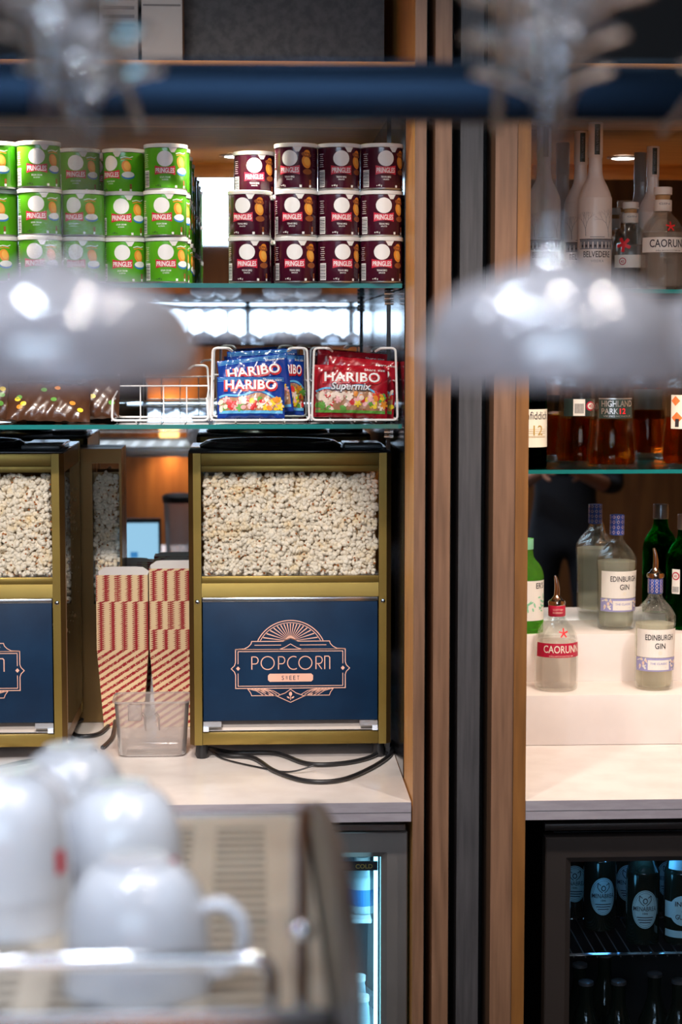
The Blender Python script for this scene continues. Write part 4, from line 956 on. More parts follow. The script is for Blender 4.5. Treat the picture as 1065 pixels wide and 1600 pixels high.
MB().art(sh(star2(0.016, 5, .45), -0.014, 0.100, rot=.5), m_starred, wrap(rf, -0.2, 0.0008)).build('red_star', o, smooth=0, recalc=False)

def belvedere(label, px, Y, k=1.0, rz=0.0):
    p = at(px, 447, Y); t, rf = bottle(label, (p.x, Y, ZRU + 0.0005), P_BE, m_frost, group='tall frosted vodka bottles', name='vodka_bottle'); t.scale = (k, k, k)
    b = MB()
    b.art(sh(text2('BELVEDERE', 0.0125, 0.058, 0.006), 0.0, 0.064), m_dark, wrap(rf, rz, 0.0004)); b.art(sh(text2('VODKA', 0.0052, 0.026, 0, 1.3), 0.0, 0.054), m_greyp, wrap(rf, rz, 0.0004))
    # colonnaded building
    labelpatch(b, rf, rz, 0.0800, 0.0985, 0.080, m_greyp)
    for q in range(9): b.art(sh(rect2(0.0018, 0.013), -0.036 + q * 0.009, 0.088), m_clab, wrap(rf, rz, 0.0008))
    for q in range(8): b.art(sh(rect2(0.0036, 0.0045), -0.0315 + q * 0.009, 0.0865), m_dark, wrap(rf, rz, 0.0008))
    b.art(sh(rect2(0.082, 0.0016, 20), 0, 0.0995), m_dark, wrap(rf, rz, 0.0006)); b.art(sh(rect2(0.03, 0.0012, 10), 0, 0.104), m_greyp, wrap(rf, rz, 0.0006))
    # bare trees either side
    r = random.Random(4)
    def tree(u, v, a, l, wd, d):
        if d == 0: return
        e = (u + l * cos(a), v + l * sin(a)); b.art(stroke2([(u, v), e], wd), m_greyp, wrap(rf, rz, 0.0005))
        for s in (-1, 1): tree(e[0], e[1], a + s * r.uniform(.2, .5), l * .78, wd * .72, d - 1)
    tree(-0.024, 0.106, pi / 2 + .05, 0.014, 0.0011, 6); tree(0.026, 0.104, pi / 2 + .15, 0.016, 0.0011, 6)
    b.build('printed_scene', t, smooth=0, recalc=False)
    MB().lathe([(0.0141, 0.262), (0.0146, 0.263), (0.0146, 0.330), (0.0138, 0.3315), (0, 0.3315)], m_frost, 32).build('neck_sleeve', t)
    b = MB(); b.art(sh(rect2(0.011, 0.060, 5, 1), 0.001, 0.297), m_seal, wrap(0.0146, 0, 0.0005)); b.art(sh(text2('BELVEDERE', 0.0045, 0.045), 0, 0, rot=pi / 2), m_greyp, lambda u, v: wrap(0.0146, 0, 0.001)(u + 0.003, v + 0.297)); b.build('tax_strip', t, smooth=0, recalc=False)
    return t
belvedere('tall frosted vodka bottle in front, its lettering fully visible, touching the ceiling lamp glow', 927.5, 3.85)
belvedere('tall frosted vodka bottle half hidden behind the left of the front one', 905, 3.935, 0.975)
belvedere('tall frosted vodka bottle blurred behind the hanging glasses, at the left end of the shelf', 848, 3.86, 0.985)
belvedere('tall frosted vodka bottle behind the gin bottle with the stopper', 1017, 3.985, 0.90, 1.6)

def highland(label, px, Y, front, z=None, liq=g_whisky, rz=0.0):
    p = at(px, 728, Y); t, rf = bottle(label, (p.x, Y, ZRL + 0.0005), P_HP, g_clear, liq, 0.095 if liq is g_whisky else 0.10, 0, wall=0.0035, group='squat whisky bottles', name='whisky_bottle')
    b = MB()
    if front == 'front':
        labelpatch(b, rf, rz, 0.100, 0.140, 0.075, m_seal); labelpatch(b, rf, rz, 0.138, 0.1405, 0.075, m_silver, 0.0008)
        b.art(sh(text2('HIGHLAND', 0.0125, 0.066, 0.02), 0.002, 0.1235), m_silver, wrap(rf, rz, 0.0009)); b.art(sh(text2('PARK', 0.0115, 0.034, 0.02), -0.014, 0.109), m_silver, wrap(rf, rz, 0.0009)); b.art(sh(text2('12', 0.0115, None, 0.02), 0.012, 0.109), m_starred, wrap(rf, rz, 0.0009))
        b.art(sh(text2('VIKING HONOUR', 0.0042, 0.058), 0.002, 0.1025), m_silver, wrap(rf, rz, 0.0009))
    elif front == 'back':
        labelpatch(b, rf, rz, 0.100, 0.136, 0.070, m_seal); labelpatch(b, rf, rz, 0.101, 0.135, 0.024, m_clab, 0.0008)
        b.v = [v for v in b.v]
        for q in range(8): b.art(sh(rect2(0.0012, 0.020), -0.008 + q * 0.0023, 0.116), m_dark, wrap(rf, rz - 0.0, 0.0012))
        b.art(sh(ell2(0.0098, 0.0098, 20), 0.0235, 0.121), m_crim, wrap(rf, rz, 0.001)); b.art(sh(ell2(0.0066, 0.0066, 20), 0.0235, 0.121), m_clab, wrap(rf, rz, 0.0014)); b.art(sh(text2('42', 0.0062, None, .02), 0.0235, 0.118), m_crim, wrap(rf, rz, 0.0018))
    else:
        labelpatch(b, rf, rz, 0.078, 0.146, 0.088, m_cream)
        for (u, v, s_) in ((-0.033, 0.134, .010), (-0.030, 0.100, .012), (0.03, 0.14, .012), (0.004, 0.146, .006), (0.004, 0.080, .009), (0.034, 0.09, .012)): b.art(sh(poly2([(0, -s_), (s_, 0), (0, s_), (-s_, 0)]), u, v), m_ora, wrap(rf, rz, 0.0009))
        for q in range(8): b.art(sh(rect2(0.034, 0.0009, 6), 0.006, 0.128 - q * 0.0042), m_greyp, wrap(rf, rz, 0.0009))
        labelpatch(b, rf, rz - 0.65, 0.082, 0.098, 0.008, m_dark, 0.0012, 2, 1)
    b.build('label', t, smooth=0, recalc=False)
    MB().lathe([(0.0165, 0.256), (0.0175, 0.257), (0.0175, 0.280), (0.0165, 0.2815), (0, 0.2815)], m_seal, 28).build('stopper', t)
    return t
highland('squat whisky bottle with black front label, amber below, on the lower right glass shelf', 955, 3.845, 'front', rz=0.02)
highland('squat whisky bottle turned backwards, barcode and round red sticker showing', 905, 3.955, 'back', rz=-0.22)
highland('orange toned whisky bottle with cream and orange label at the right edge of the photo', 1071, 3.86, 'orange', liq=g_orangew, rz=0.0)
p = at(824, 728, 3.85)
t, rf = bottle('dark green whisky bottle with cream label, half hidden by the orange side panel', (max(p.x, 0.522), 3.85, ZRL + 0.0005), P_GL, g_darkg, g_darkg, 0.16, group=None, name='whisky_bottle')
b = MB(); labelpatch(b, rf, 0.1, 0.042, 0.118, 0.092, m_cream); b.art(sh(text2('Glenfiddich', 0.016, 0.074, 0.004), 0.0, 0.098), m_dark, wrap(rf, 0.1, .0008)); b.art(sh(text2('12', 0.021, 0.021), 0.012, 0.066), m_goldp, wrap(rf, 0.1, .0008))
for z in (0.062, 0.078, 0.074, 0.070, 0.064): b.art(sh(stroke2([(-.02 + .003 * i, 0) for i in range(18)], .0006), 0.0, z), m_goldp, wrap(rf, 0.1, .0008))
b.build('label', t, smooth=0, recalc=False); MB().lathe([(0.0152, 0.262), (0.0158, 0.263), (0.0158, 0.302), (0.0148, 0.304), (0, 0.304)], m_seal, 28).build('stopper', t)
# green gin bottles on the upper step
p = at(1068, 975, 3.93)
t, rf = bottle('bright green gin bottle with metal cap at the right edge of the photo', (p.x, 3.93, ZS2), P_GO, g_green, g_green, 0.150, name='gin_bottle')
b = MB(); labelpatch(b, rf, -0.72, 0.075, 0.126, 0.018, m_clab, n=5); b.art(sh(ell2(0.0085, 0.0085, 18), 0, 0.112), m_crim, wrap(rf, -0.72, .0008)); b.art(sh(ell2(0.006, 0.006, 18), 0, 0.112), m_clab, wrap(rf, -0.72, .0012)); b.art(sh(text2('42', 0.005, None, .02), 0, 0.1095), m_crim, wrap(rf, -0.72, .0016))
for q in range(6): b.art(sh(rect2(0.0011, 0.012), -0.006 + q * 0.0024, 0.084), m_dark, wrap(rf, -0.72, .0009))
b.build('back_label', t, smooth=0, recalc=False); MB().lathe([(0.0155, 0.206), (0.0165, 0.207), (0.0165, 0.236), (0.0158, 0.238), (0, 0.238)], m_pewter, 32).build('cap', t)
p = at(820, 980, 3.90)
t, rf = bottle('lime green gin bottle with white label peeping out behind the orange side panel', (max(0.519, p.x), 3.90, ZS2), [(r * .98, z * .82) for r, z in P_GO], g_lime, g_lime, 0.110, name='gin_bottle')
b = MB(); labelpatch(b, rf, 0.2, 0.026, 0.108, 0.080, m_clab); b.art(sh(text2("ER'S", 0.012, 0.022, 0.01), 0.021, 0.092), m_dark, wrap(rf, 0.2, .0008)); r = random.Random(3)
for q in range(26): b.art(sh(ell2(r.uniform(.003, .007), .0017, 10, 1), r.uniform(-.035, .035), r.uniform(.03, .080), rot=r.uniform(0, 3)), m_mint, wrap(rf, 0.2, .0009))
b.build('label', t, smooth=0, recalc=False); MB().lathe([(0.0155, 0.170), (0.0160, 0.171), (0.0160, 0.192), (0, 0.193)], m_mint, 28).build('cap', t)

# ================================================================== fridges
m_frsil = noisy(M('fridge_frame', (0.30, 0.28, 0.27), 0.42, 0.6), (0.25, 0.235, 0.23), (1, 1, 1), 5, 2)
m_frdk = noisy(M('fridge_frame_dark', (0.055, 0.042, 0.038), 0.4, 0.4), (0.045, 0.036, 0.033), (1, 1, 1), 5, 2)
m_frin = M('fridge_liner', (0.30, 0.33, 0.36), 0.4); m_frind = M('fridge_liner_dark', (0.02, 0.022, 0.025), 0.35)
e_cyan = emis('led_cyan', (0.30, 0.82, 1.0), 3.2); e_blue = emis('led_blue', (0.10, 0.42, 1.0), 5.0)
m_label_blue = M('beer_label', (0.42, 0.62, 0.66), 0.5)
def frame_rect(x0, x1, z0, z1, wd, y0, y1, mat, parent, name='door_frame'):
    b = MB()                                  # mitred frame with an inward bevel
    o = [(x0, z0), (x1, z0), (x1, z1), (x0, z1)]; i1 = [(x0 + wd, z0 + wd), (x1 - wd, z0 + wd), (x1 - wd, z1 - wd), (x0 + wd, z1 - wd)]; i2 = [(x0 + wd + .010, z0 + wd + .010), (x1 - wd - .010, z0 + wd + .010), (x1 - wd - .010, z1 - wd - .010), (x0 + wd + .010, z1 - wd - .010)]
    o2 = [(x0 + .002, z0 + .002), (x1 - .002, z0 + .002), (x1 - .002, z1 - .002), (x0 + .002, z1 - .002)]
    rings = [[(x, y1, z) for x, z in o], [(x, y0 + .002, z) for x, z in o], [(x, y0, z) for x, z in o2], [(x, y0, z) for x, z in i1], [(x, y0 + .008, z) for x, z in i2], [(x, y1, z) for x, z in i2]]
    vs = [p_ for r_ in rings for p_ in r_]; fs = []
    for k in range(5):
        for q in range(4): j = (q + 1) % 4; fs.append((k * 4 + q, k * 4 + j, k * 4 + 4 + j, k * 4 + 4 + q))
    for q in range(4): j = (q + 1) % 4; fs.append((20 + q, 20 + j, j, q))
    return b.add(vs, fs, mat).build(name, parent, smooth=20)
m_fgl = thin_glass('fridge_glass', (0.86, 0.90, 0.93), 1.3)
def fridge(label, x0, x1, yf, ztop, mat, liner, led, tall, right):
    t = thing('drinks_fridge', label, 'drinks fridge', ((x0 + x1) / 2, yf, 0.0)); h = (x1 - x0) / 2; zb = 0.12
    frame_rect(-h, h, zb, ztop, 0.036, 0, 0.035, mat, t)
    MB().box(-h + .047, h - .047, 0.012, 0.016, zb + .047, ztop - .047, m_fgl).build('door_glass', t, smooth=0)
    D = 0.45
    for nm, a in (('side_wall', (-h + .02, -h + .03, .04, D, zb, ztop)), ('side_wall', (h - .03, h - .02, .04, D, zb, ztop)), ('back_wall', (-h + .03, h - .03, D - .01, D, zb, ztop)), ('top_wall', (-h + .0302, h - .0302, .04, D - .0102, ztop - .02, ztop)), ('base', (-h + .03, h - .03, .04, D - .0102, 0.002, zb + .04))):
        MB().box(*a, liner).build(nm, t, smooth=0)
    return t, h
# left fridge: light steel frame, cyan lit inside
fl, h = fridge('steel framed drinks fridge with cyan light inside, under the popcorn worktop', -0.30, 0.2775, 3.285, 0.842, m_frsil, m_frin, e_cyan, 0.85, True)
MB().box(h - .056, h - .049, 0.045, 0.052, 0.16, 0.80, e_cyan).build('light_strip', fl, smooth=0)
light('fridge_lamp', 'AREA', (h - .06, 0.10, 0.5), 1.6, (0.35, 0.80, 1.0), 0.5, aim=(-0.25, 3.5, 0.5), parent=fl)
bpy.data.objects[[o.name for o in C.objects if o.name.startswith('fridge_lamp')][-1]].rotation_euler = (0, radians(90), 0)
b = MB(); b.prism([(0.13, -0.004), (h - .005, -0.010), (h - .005, -0.002), (0.135, 0.09), (0.10, 0.09)], ZC - 0.034 - 0.022, ZC - 0.034 - 0.012, m_steel, 'z'); b.build('hinge_plate', fl, smooth=20)
MB().box(0.15, h - 0.051, 0.020, 0.024, 0.768, 0.784, m_dark).art(sh(text2('COLD', 0.008, 0.03, .02), h - 0.075, 0.772), m_goldp, flat(0.0196)).build('brand_strip', fl, smooth=0, recalc=False)
m_cyp = M('shelf_plastic', (0.55, 0.62, 0.66), 0.3)
for z in (0.66, 0.40):
    MB().box(-h + .032, h - .058, 0.06, 0.42, z, z + 0.008, m_cyp, 0.002).build('fridge_shelf', fl)
# bottles inside the left fridge
P_BT = [(0.024, 0.0), (0.029, 0.001), (0.0305, 0.005), (0.0305, 0.030), (0.0305, 0.120), (0.028, 0.138), (0.018, 0.165), (0.0132, 0.185), (0.0125, 0.210), (0.0125, 0.224)]
m_can = M('pale_bottle', (0.40, 0.55, 0.62), 0.3)
P_SH = [(r, z * 0.50) for r, z in P_BT[:5]] + [(0.024, 0.070), (0.0125, 0.082), (0.0125, 0.092)]
proto = None
for k, (x, y, z) in enumerate(((0.205, 3.40, 0.6685), (0.13, 3.40, 0.6685), (0.205, 3.50, 0.6685), (0.205, 3.40, 0.4085), (0.13, 3.41, 0.4085), (0.205, 3.51, 0.4085))):
    lb = 'pale %s bottle on the %s shelf of the cyan lit fridge%s' % ('small', 'upper' if z > .5 else 'lower', (', nearest the door hinge', ', left of the others', ', at the rear')[k % 3])
    if proto is None:
        proto, rf = bottle(lb, (x, y, z), P_SH, m_can, None, group='small bottles in the cyan lit fridge', name='soft_drink_bottle', cat='bottle')
        b = MB(); labelpatch(b, rf, 0, 0.015, 0.045, 0.08, m_bluep); b.build('label', proto, smooth=0, recalc=False)
        MB().lathe([(0.014, 0.0915), (0.0145, 0.092), (0.0145, 0.100), (0.013, 0.101), (0, 0.101)], m_white, 20).build('cap', proto)
    else: dup(proto, (x, y, z), 0.2 * k, lb)
# right fridge: dark frame, bottles of beer
fr, h = fridge('dark framed drinks fridge with beer bottles, under the right worktop', 0.5205, 1.13, 3.285, 0.828, m_frdk, m_frind, e_blue, .85, False)
MB().box(-h, h, 0.01, 0.05, 0.838, 0.850, m_frdk, 0.001).build('top_trim', fl if False else fr)
for i, xx in enumerate((-0.155, 0.16)): MB().lathe([(0.0, 0.806), (0.020, 0.806), (0.021, 0.8079), (0, 0.8079)], e_blue, 20, (xx, 0.17)).build('interior_lamp', fr)
light('fridge_lamp', 'POINT', (-0.11, 0.10, 0.775), 0.36, (0.12, 0.50, 1.0), 0.02, parent=fr)
light('fridge_lamp', 'POINT', (-0.24, 0.045, 0.70), 0.05, (0.15, 0.60, 1.0), 0.02, parent=fr)
ZF = 0.598
def rack(z, nm):
    b = MB()
    for y in (0.052, 0.058): b.tube([(-h + .034, y, z), (h - .034, y, z)], 0.0022, m_chrome, 8)
    b.build('shelf_front_wire', fr)
    b = MB(); b.tube([(-h + .034, 0.27, z), (h - .034, 0.27, z)], 0.0022, m_chrome, 8); b.tube([(-h + .034, 0.42, z), (h - .034, 0.42, z)], 0.0022, m_chrome, 8)
    n = 26
    for i in range(n): x = -h + .04 + (2 * h - .08) * i / (n - 1); b.tube([(x, 0.050, z - 0.003), (x, 0.425, z - 0.003)], 0.0013, m_pewter, 6)
    b.build('shelf_wires', fr)['kind'] = 'stuff'
rack(ZF, 'a'); rack(0.30, 'b')
def beer(label, loc, rz, kind):
    t, rf = bottle(label, loc, P_BT, g_beer, None, rz=0, group='beer bottles in the dark fridge', name='beer_bottle'); b = MB()
    if kind == 'oval':
        b.art(sh(ell2(0.0245, 0.0355, 32, 5), 0, 0.068), m_label_blue, wrap(rf, rz, .0004)); f = wrap(rf, rz, .0008)
        b.art(sh(stroke2([(0.0225 * cos(a * pi / 16), 0.0335 * sin(a * pi / 16)) for a in range(32)], 0.0007, True), 0, 0.068), m_dark, f)
        b.art(sh(stroke2([(0.0195 * cos(a * pi / 16), 0.030 * sin(a * pi / 16)) for a in range(32)], 0.0005, True), 0, 0.068), m_dark, f)
        b.art(sh(text2('MENABREA', 0.0085, 0.043, .01), 0, 0.065), m_dark, f)
        b.art(sh(ell2(.0045, .0055, 12, 1), 0, 0.0835), m_dark, f); b.art(sh(ell2(.0028, .0036, 12, 1), 0, 0.0835), m_label_blue, wrap(rf, rz, .0012))
        for s in (-1, 1): b.art(sh(stroke2([(s * .005, .006), (s * .010, .010), (s * .011, .002), (s * .007, -.004), (s * .002, -.008)], .0014), 0, 0.083), m_dark, f)
        b.art(sh(text2('1846', 0.004, None, .01), 0, 0.0585), m_dark, f)
        for q, w_ in enumerate((.030, .026, .020)): b.art(sh(rect2(w_, .0018, 6), 0, 0.053 - q * .0046), m_dark, f)
    elif kind == 'shield':
        f = wrap(rf, rz, .0009); b.art(sh(rect2(0.078, 0.030, 14, 2), 0, 0.066), m_label_blue, wrap(rf, rz, .0004)); b.art(sh(ell2(0.026, 0.028, 28, 4), 0, 0.066), m_label_blue, wrap(rf, rz, .0006))
        b.art(sh(text2('INNIS', 0.009, 0.030, .02), 0, 0.074), m_dark, f); b.art(sh(text2('&', 0.007, None, .02), 0, 0.063), m_dark, f); b.art(sh(text2('GUNN', 0.009, 0.028, .02), 0, 0.050), m_dark, f)
        b.art(sh(rect2(0.075, 0.013, 14, 1), 0, 0.022), m_label_blue, wrap(rf, rz, .0004)); labelpatch(b, rf, rz, 0.140, 0.175, 0.06, m_label_blue, .0006)
    b.build('label', t, smooth=0, recalc=False)
    MB().lathe([(0.0135, 0.2195), (0.0142, 0.2200), (0.0138, 0.2255), (0.010, 0.2275), (0, 0.2275)], m_pewter, 24).build('crown_cap', t)
    return t
def fpos(px, Y): return at(px, 1450, Y).x
b1 = beer('beer bottle with blue-lit oval label, front row, the lower of the two clear ovals', (fpos(1003, 3.405), 3.405, ZF + .003), -0.05, 'oval')
def bdup(px, Y, lb, z=ZF + .003): return dup(b1, (fpos(px, Y), Y, z), rnd.uniform(-.1, .1), lb)
bdup(936, 3.49, 'beer bottle with blue-lit oval label, second row, the higher of the two clear ovals')
o = bdup(978, 3.575, 'beer bottle with oval label mostly hidden behind the front oval label bottle')
o = bdup(896, 3.575, 'beer bottle with oval label at the left wall of the dark fridge'); o.location.x = max(o.location.x, 0.5805)
bdup(1040, 3.60, 'beer bottle at the rear of the dark fridge behind the shield label bottle')
beer('beer bottle with shield shaped label and neck label at the right edge of the photo', (fpos(1062, 3.40), 3.40, ZF + .003), -0.05, 'shield')
for k, (px, Y) in enumerate(((915, 3.40), (966, 3.40), (1022, 3.44), (905, 3.50), (944, 3.56), (1060, 3.40))):
    o = dup(b1, (max(at(px, 1550, Y).x, 0.582 if Y > 3.45 else 0.578), Y, 0.303), 0.5 * k, 'beer bottle on the bottom shelf of the dark fridge, %s crown cap from the left' % ('first', 'third', 'fifth', 'second', 'fourth', 'sixth')[k])

# ================================================================== front counter, cup rack
tag(MB().box(-1.6, 1.0, 0.62, 1.62, 0.86, 0.90, m_stone, 0.003).build('front_counter', smooth=0), 'stone front counter carrying the cup rack', 'counter')
tag(MB().box(-1.6, 1.0, 0.68, 1.50, 0.0, 0.8595, m_brown).build('counter_base', smooth=0), 'brown base of the front counter', 'counter base')
ZTR = 1.330
m_pan = M('side_plate_brown', (0.055, 0.042, 0.036), 0.35, 0.6)
t = thing('cup_rack', 'stainless slotted cup rack with tube rail, blurred in the lower left foreground', 'cup rack', (0, 0, 0.9005)); zo = 0.9005
b = MB(); gx = [(-0.62, -0.60)] ; y0, y1 = 1.012, 1.470
groups = [(-0.024, 0.012), (-0.060, -0.041)] + [(-0.077 - 0.055 * k - 0.036, -0.077 - 0.055 * k) for k in range(9)]
groups.sort(); xs = [-0.62]
for a0, a1 in groups:
    b.box(xs[-1], a0, y0, y1, ZTR - 0.0025 - zo, ZTR - zo, m_tray); PS = 0.0185; n = int((y1 - y0 - 0.05) / PS)
    b.box(a0, a1, y0, y0 + 0.025, ZTR - .0025 - zo, ZTR - zo, m_tray); b.box(a0, a1, y0 + 0.025 + n * PS, y1, ZTR - .0025 - zo, ZTR - zo, m_tray)
    for k in range(n): ya = y0 + 0.025 + k * PS; b.box(a0, a1, ya + PS * .45, ya + PS, ZTR - .0025 - zo, ZTR - zo, m_tray)
    xs.append(a1)
b.box(xs[-1], 0.044, y0, y1, ZTR - 0.0025 - zo, ZTR - zo, m_tray); b.build('slotted_top', t, smooth=0)
MB().box(-0.62, 0.044, y0, y1, ZTR - 0.030 - zo, ZTR - 0.028 - zo, M('drip_pan', (0.07, 0.045, 0.03), 0.4, 0.8)).build('drip_pan', t, smooth=0)
MB().box(-0.62, 0.044, y0 - 0.003, y0 - 0.0002, ZTR - 0.034 - zo, ZTR + 0.009 - zo, m_steel, 0.001).build('front_lip', t)
MB().box(-0.62, 0.044, y1 + 0.0002, y1 + 0.003, ZTR - 0.034 - zo, ZTR + 0.002 - zo, m_steel, 0.001).build('back_lip', t)
b = MB(); b.tube(rounded([(-0.61, 1.022, ZTR - zo), (-0.61, 1.022, 1.3635 - zo), (0.012, 1.022, 1.3635 - zo), (0.012, 1.022, ZTR - zo)], 0.014, 8), 0.0042, m_chrome, 14); b.build('rail', t, smooth=60)
prf = [(1.50, 1.28), (1.50, 1.330), (1.42, 1.352), (1.32, 1.373), (1.22, 1.391), (1.10, 1.408), (0.98, 1.416), (0.91, 1.410), (0.875, 1.395), (0.862, 1.36), (0.860, 1.20), (0.90, 1.16)]
MB().prism([(y, z - zo) for y, z in prf], 0.0465, 0.0545, m_pan).build('side_plate', t, smooth=25)
MB().prism([(y, z - zo) for y, z in prf], -0.6305, -0.6225, m_pan).build('side_plate', t, smooth=25)
for x in (-0.625, 0.0500):
    for y in (0.93, 1.45): MB().box(x - .004, x + .004, y - 0.02, y + 0.02, 0.0, (1.22 if y < 1 else 1.279) - zo, m_pan).build('leg', t, smooth=0)
b = MB(); b.tube([(0.0285, 1.02, ZTR - zo), (0.0285, 1.02, 1.43 - zo), (0.030, 1.02, 1.448 - zo)], 0.0042, m_chrome, 12); b.build('chrome_post', t, smooth=60)
b = MB(); b.lathe([(0, -0.006), (0.006, -0.004), (0.0075, 0.0), (0.006, 0.004), (0, 0.006)], m_chrome, 16); b.v = [(x + 0.0285, y + 1.02, z + 1.380 - zo) for x, y, z in b.v]; b.build('post_knob', t, smooth=60)

# cups --------------------------------------------------------------
def make_cup():
    t = thing('coffee_cup', 'x', 'cup'); out = smooth_prof([(0.0, 0.0750), (0.0165, 0.0750), (0.0190, 0.0740), (0.0200, 0.0715), (0.0290, 0.0655), (0.0370, 0.0530), (0.0410, 0.0330), (0.0425, 0.0)], 4)
    inn = smooth_prof([(0.0398, 0.0), (0.0385, 0.030), (0.0345, 0.049), (0.026, 0.061), (0.0, 0.067)], 4)
    MB().lathe(out + inn, m_porc, 44, cap=False).build('cup_bowl', t, smooth=60)
    b = MB(); b.tube(spline([(0.0375, 0, 0.046), (0.049, 0, 0.049), (0.0590, 0, 0.041), (0.0615, 0, 0.027), (0.055, 0, 0.013), (0.0405, 0, 0.009)], 5), 0.0040, m_porc, 10); b.build('handle', t, smooth=80)
    return t
cup = make_cup(); cupused = [0]
def put_cup(px, Y, dz, rz, lb, logo=None):
    loc = (at(px, 1400, Y).x, Y, ZTR + 0.0005 + dz)
    if not cupused[0]: cupused[0] = 1; cup.location = loc; cup.rotation_euler = (0, 0, rz); cup['label'] = lb; cup['group'] = 'white upturned cups on the rack'; o = cup
    else: o = dup(cup, loc, rz, lb, 'white upturned cups on the rack')
    if logo is not None:
        b = MB(); rf = prof_r([(r, z) for r, z in reversed(smooth_prof([(0.0, 0.0750), (0.0165, 0.0750), (0.0190, 0.0740), (0.0200, 0.0715), (0.0290, 0.0655), (0.0370, 0.0530), (0.0410, 0.0330), (0.0425, 0.0)], 4))])
        b.art(sh(rect2(0.010, 0.015, 4, 4), 0, 0.022), m_red, wrap(rf, logo - rz, 0.0006)); b.build('red_logo', o, smooth=0, recalc=False)
    return o
put_cup(214, 1.078, 0, radians(-8), 'upturned white cup frontmost behind the rail, handle pointing right')
put_cup(190, 1.265, 0, radians(195), 'upturned white cup directly behind the frontmost cup, red logo at its right', radians(58))
put_cup(8, 1.20, 0, radians(200), 'lower of the two stacked white cups at the left edge of the photo')
put_cup(8, 1.20, 0.023, radians(190), 'upper of the two stacked white cups at the left edge of the photo, red logo', radians(62))
put_cup(112, 1.385, 0, radians(100), 'upturned white cup farthest back, the highest cup in the photo')
put_cup(28, 1.315, 0.0, radians(140), 'white cup in the back row behind the left stack')

# ================================================================== hanging glasses and rack
m_wine = thin_glass('hazed_bowl_glass', (0.90, 0.92, 0.95), 1.55, 0.0, 0.26, (0.97, 0.94, 1.0), gloss=3.0)  # whitish haze mixed into clear bowls, standing for light caught in them
m_stem = thin_glass('stem_clear', (0.90, 0.92, 0.95), 1.55, 0.0, 0.02, (0.86, 0.89, 1.0), gloss=2.5)
for n_ in list(m_wine.node_tree.nodes):
    if n_.type in ('BSDF_GLOSSY', 'FRESNEL'):
        if 'bp_' not in globals():
            no_ = N(m_wine, 'ShaderNodeTexNoise'); no_.inputs['Scale'].default_value = 55; tc_ = N(m_wine, 'ShaderNodeTexCoord'); L(m_wine, tc_.outputs['Object'], no_.inputs['Vector'])
            bp_ = N(m_wine, 'ShaderNodeBump'); bp_.inputs['Distance'].default_value = 0.003; bp_.inputs['Strength'].default_value = 0.42; L(m_wine, no_.outputs['Fac'], bp_.inputs['Height'])
        L(m_wine, bp_.outputs[0], n_.inputs['Normal'])
P_CO = [(0.0470, 0.0), (0.0480, 0.009), (0.0460, 0.021), (0.037, 0.033), (0.018, 0.041), (0.0055, 0.046), (0.0040, 0.058), (0.0040, 0.118), (0.0060, 0.130), (0.020, 0.137), (0.0335, 0.1405)]
def make_glass():
    t = thing('coupe_glass', 'x', 'glass'); pr = smooth_prof(P_CO, 4)
    b = MB().lathe([p_ for p_ in pr if p_[1] <= 0.0465] + [], m_wine, 40, cap=False); b.lathe([(max(0.0, r - 0.0016), z - .0006 if z > .01 else z) for r, z in pr if z <= 0.0445], m_wine, 40, cap=False); b.build('bowl', t, smooth=70)
    MB().lathe([p_ for p_ in pr if 0.0459 <= p_[1] <= 0.131], m_stem, 20, cap=False).build('stem', t, smooth=70)
    MB().lathe([(0.0058, 0.1305), (0.020, 0.137), (0.0335, 0.1405), (0.0335, 0.1425), (0.0, 0.1430)], m_stem, 36, cap=False).build('foot', t, smooth=40)
    return t
gl0 = make_glass(); gused = [0]
def put_glass(x, y, z, lb, grp):
    if not gused[0]: gused[0] = 1; gl0.location = (x, y, z); gl0['label'] = lb; gl0['group'] = grp; return gl0
    return dup(gl0, (x, y, z), rnd.uniform(0, 6), lb, grp)
ordn = ('nearest the camera', 'second from the camera', 'third from the camera', 'fourth from the camera', 'farthest from the camera')
rowx = lambda s, y: (-0.070 - (y - 0.70) * 0.02) if s == 'left' else 0.111 + (y - 0.70) * 0.125
ordn = ('nearest the camera', 'second of three', 'farthest from the camera')
for k, y in enumerate((0.70, 0.805, 0.91)):
    for s in ('left', 'right'):
        put_glass(rowx(s, y) + rnd.uniform(-.003, .003), y, 1.6835, 'blurred stemmed glass hanging upside down in the %s row, %s' % (s, ordn[k]), 'stemmed glasses hanging over the counter')
m_rack = M('rack_steel', (0.005, 0.013, 0.027), 0.25, 0.9)  # blue reflection on the beam put into the steel's colour
t = thing('glass_rack', 'dark steel overhead rack from which the stemmed glasses hang', 'glass rack', (0, 0, 1.818))
for x, dx in (('left', 0), ('right', 0), ('left', -0.088), ('right', 0.098)):
    for s in (-1, 1):
        b = MB().tube([(rowx(x, .5) + dx + s * 0.018, 0.50, 0.004), (rowx(x, 1.14) + dx + s * 0.018, 1.1415, 0.004)], 0.0024, m_rack, 8); b.build('rail', t, smooth=0)
MB().box(-0.75, 0.75, 1.142, 1.162, 0.010, 0.045, m_rack, 0.003).build('cross_beam', t)
MB().box(-0.75, 0.75, 0.47, 0.498, 0.05, 0.075, m_rack, 0.003).build('cross_beam', t)
for x in (-0.72, 0.72):
    for y in (0.485, 1.152): MB().box(x - .006, x + .006, y - .006, y + .006, 0.0755 if y < 1 else 0.0455, 1.13, m_rack).build('hanger', t, smooth=0)

for s, dx in (('left', -0.088), ('right', 0.098)):
    for k, y in enumerate((0.76, 0.88)):
        put_glass(rowx(s, y) + dx, y, 1.6835, 'blurred stemmed glass in the outer %s row, %s of its pair' % (s, ('nearer', 'farther')[k]), 'stemmed glasses hanging over the counter')
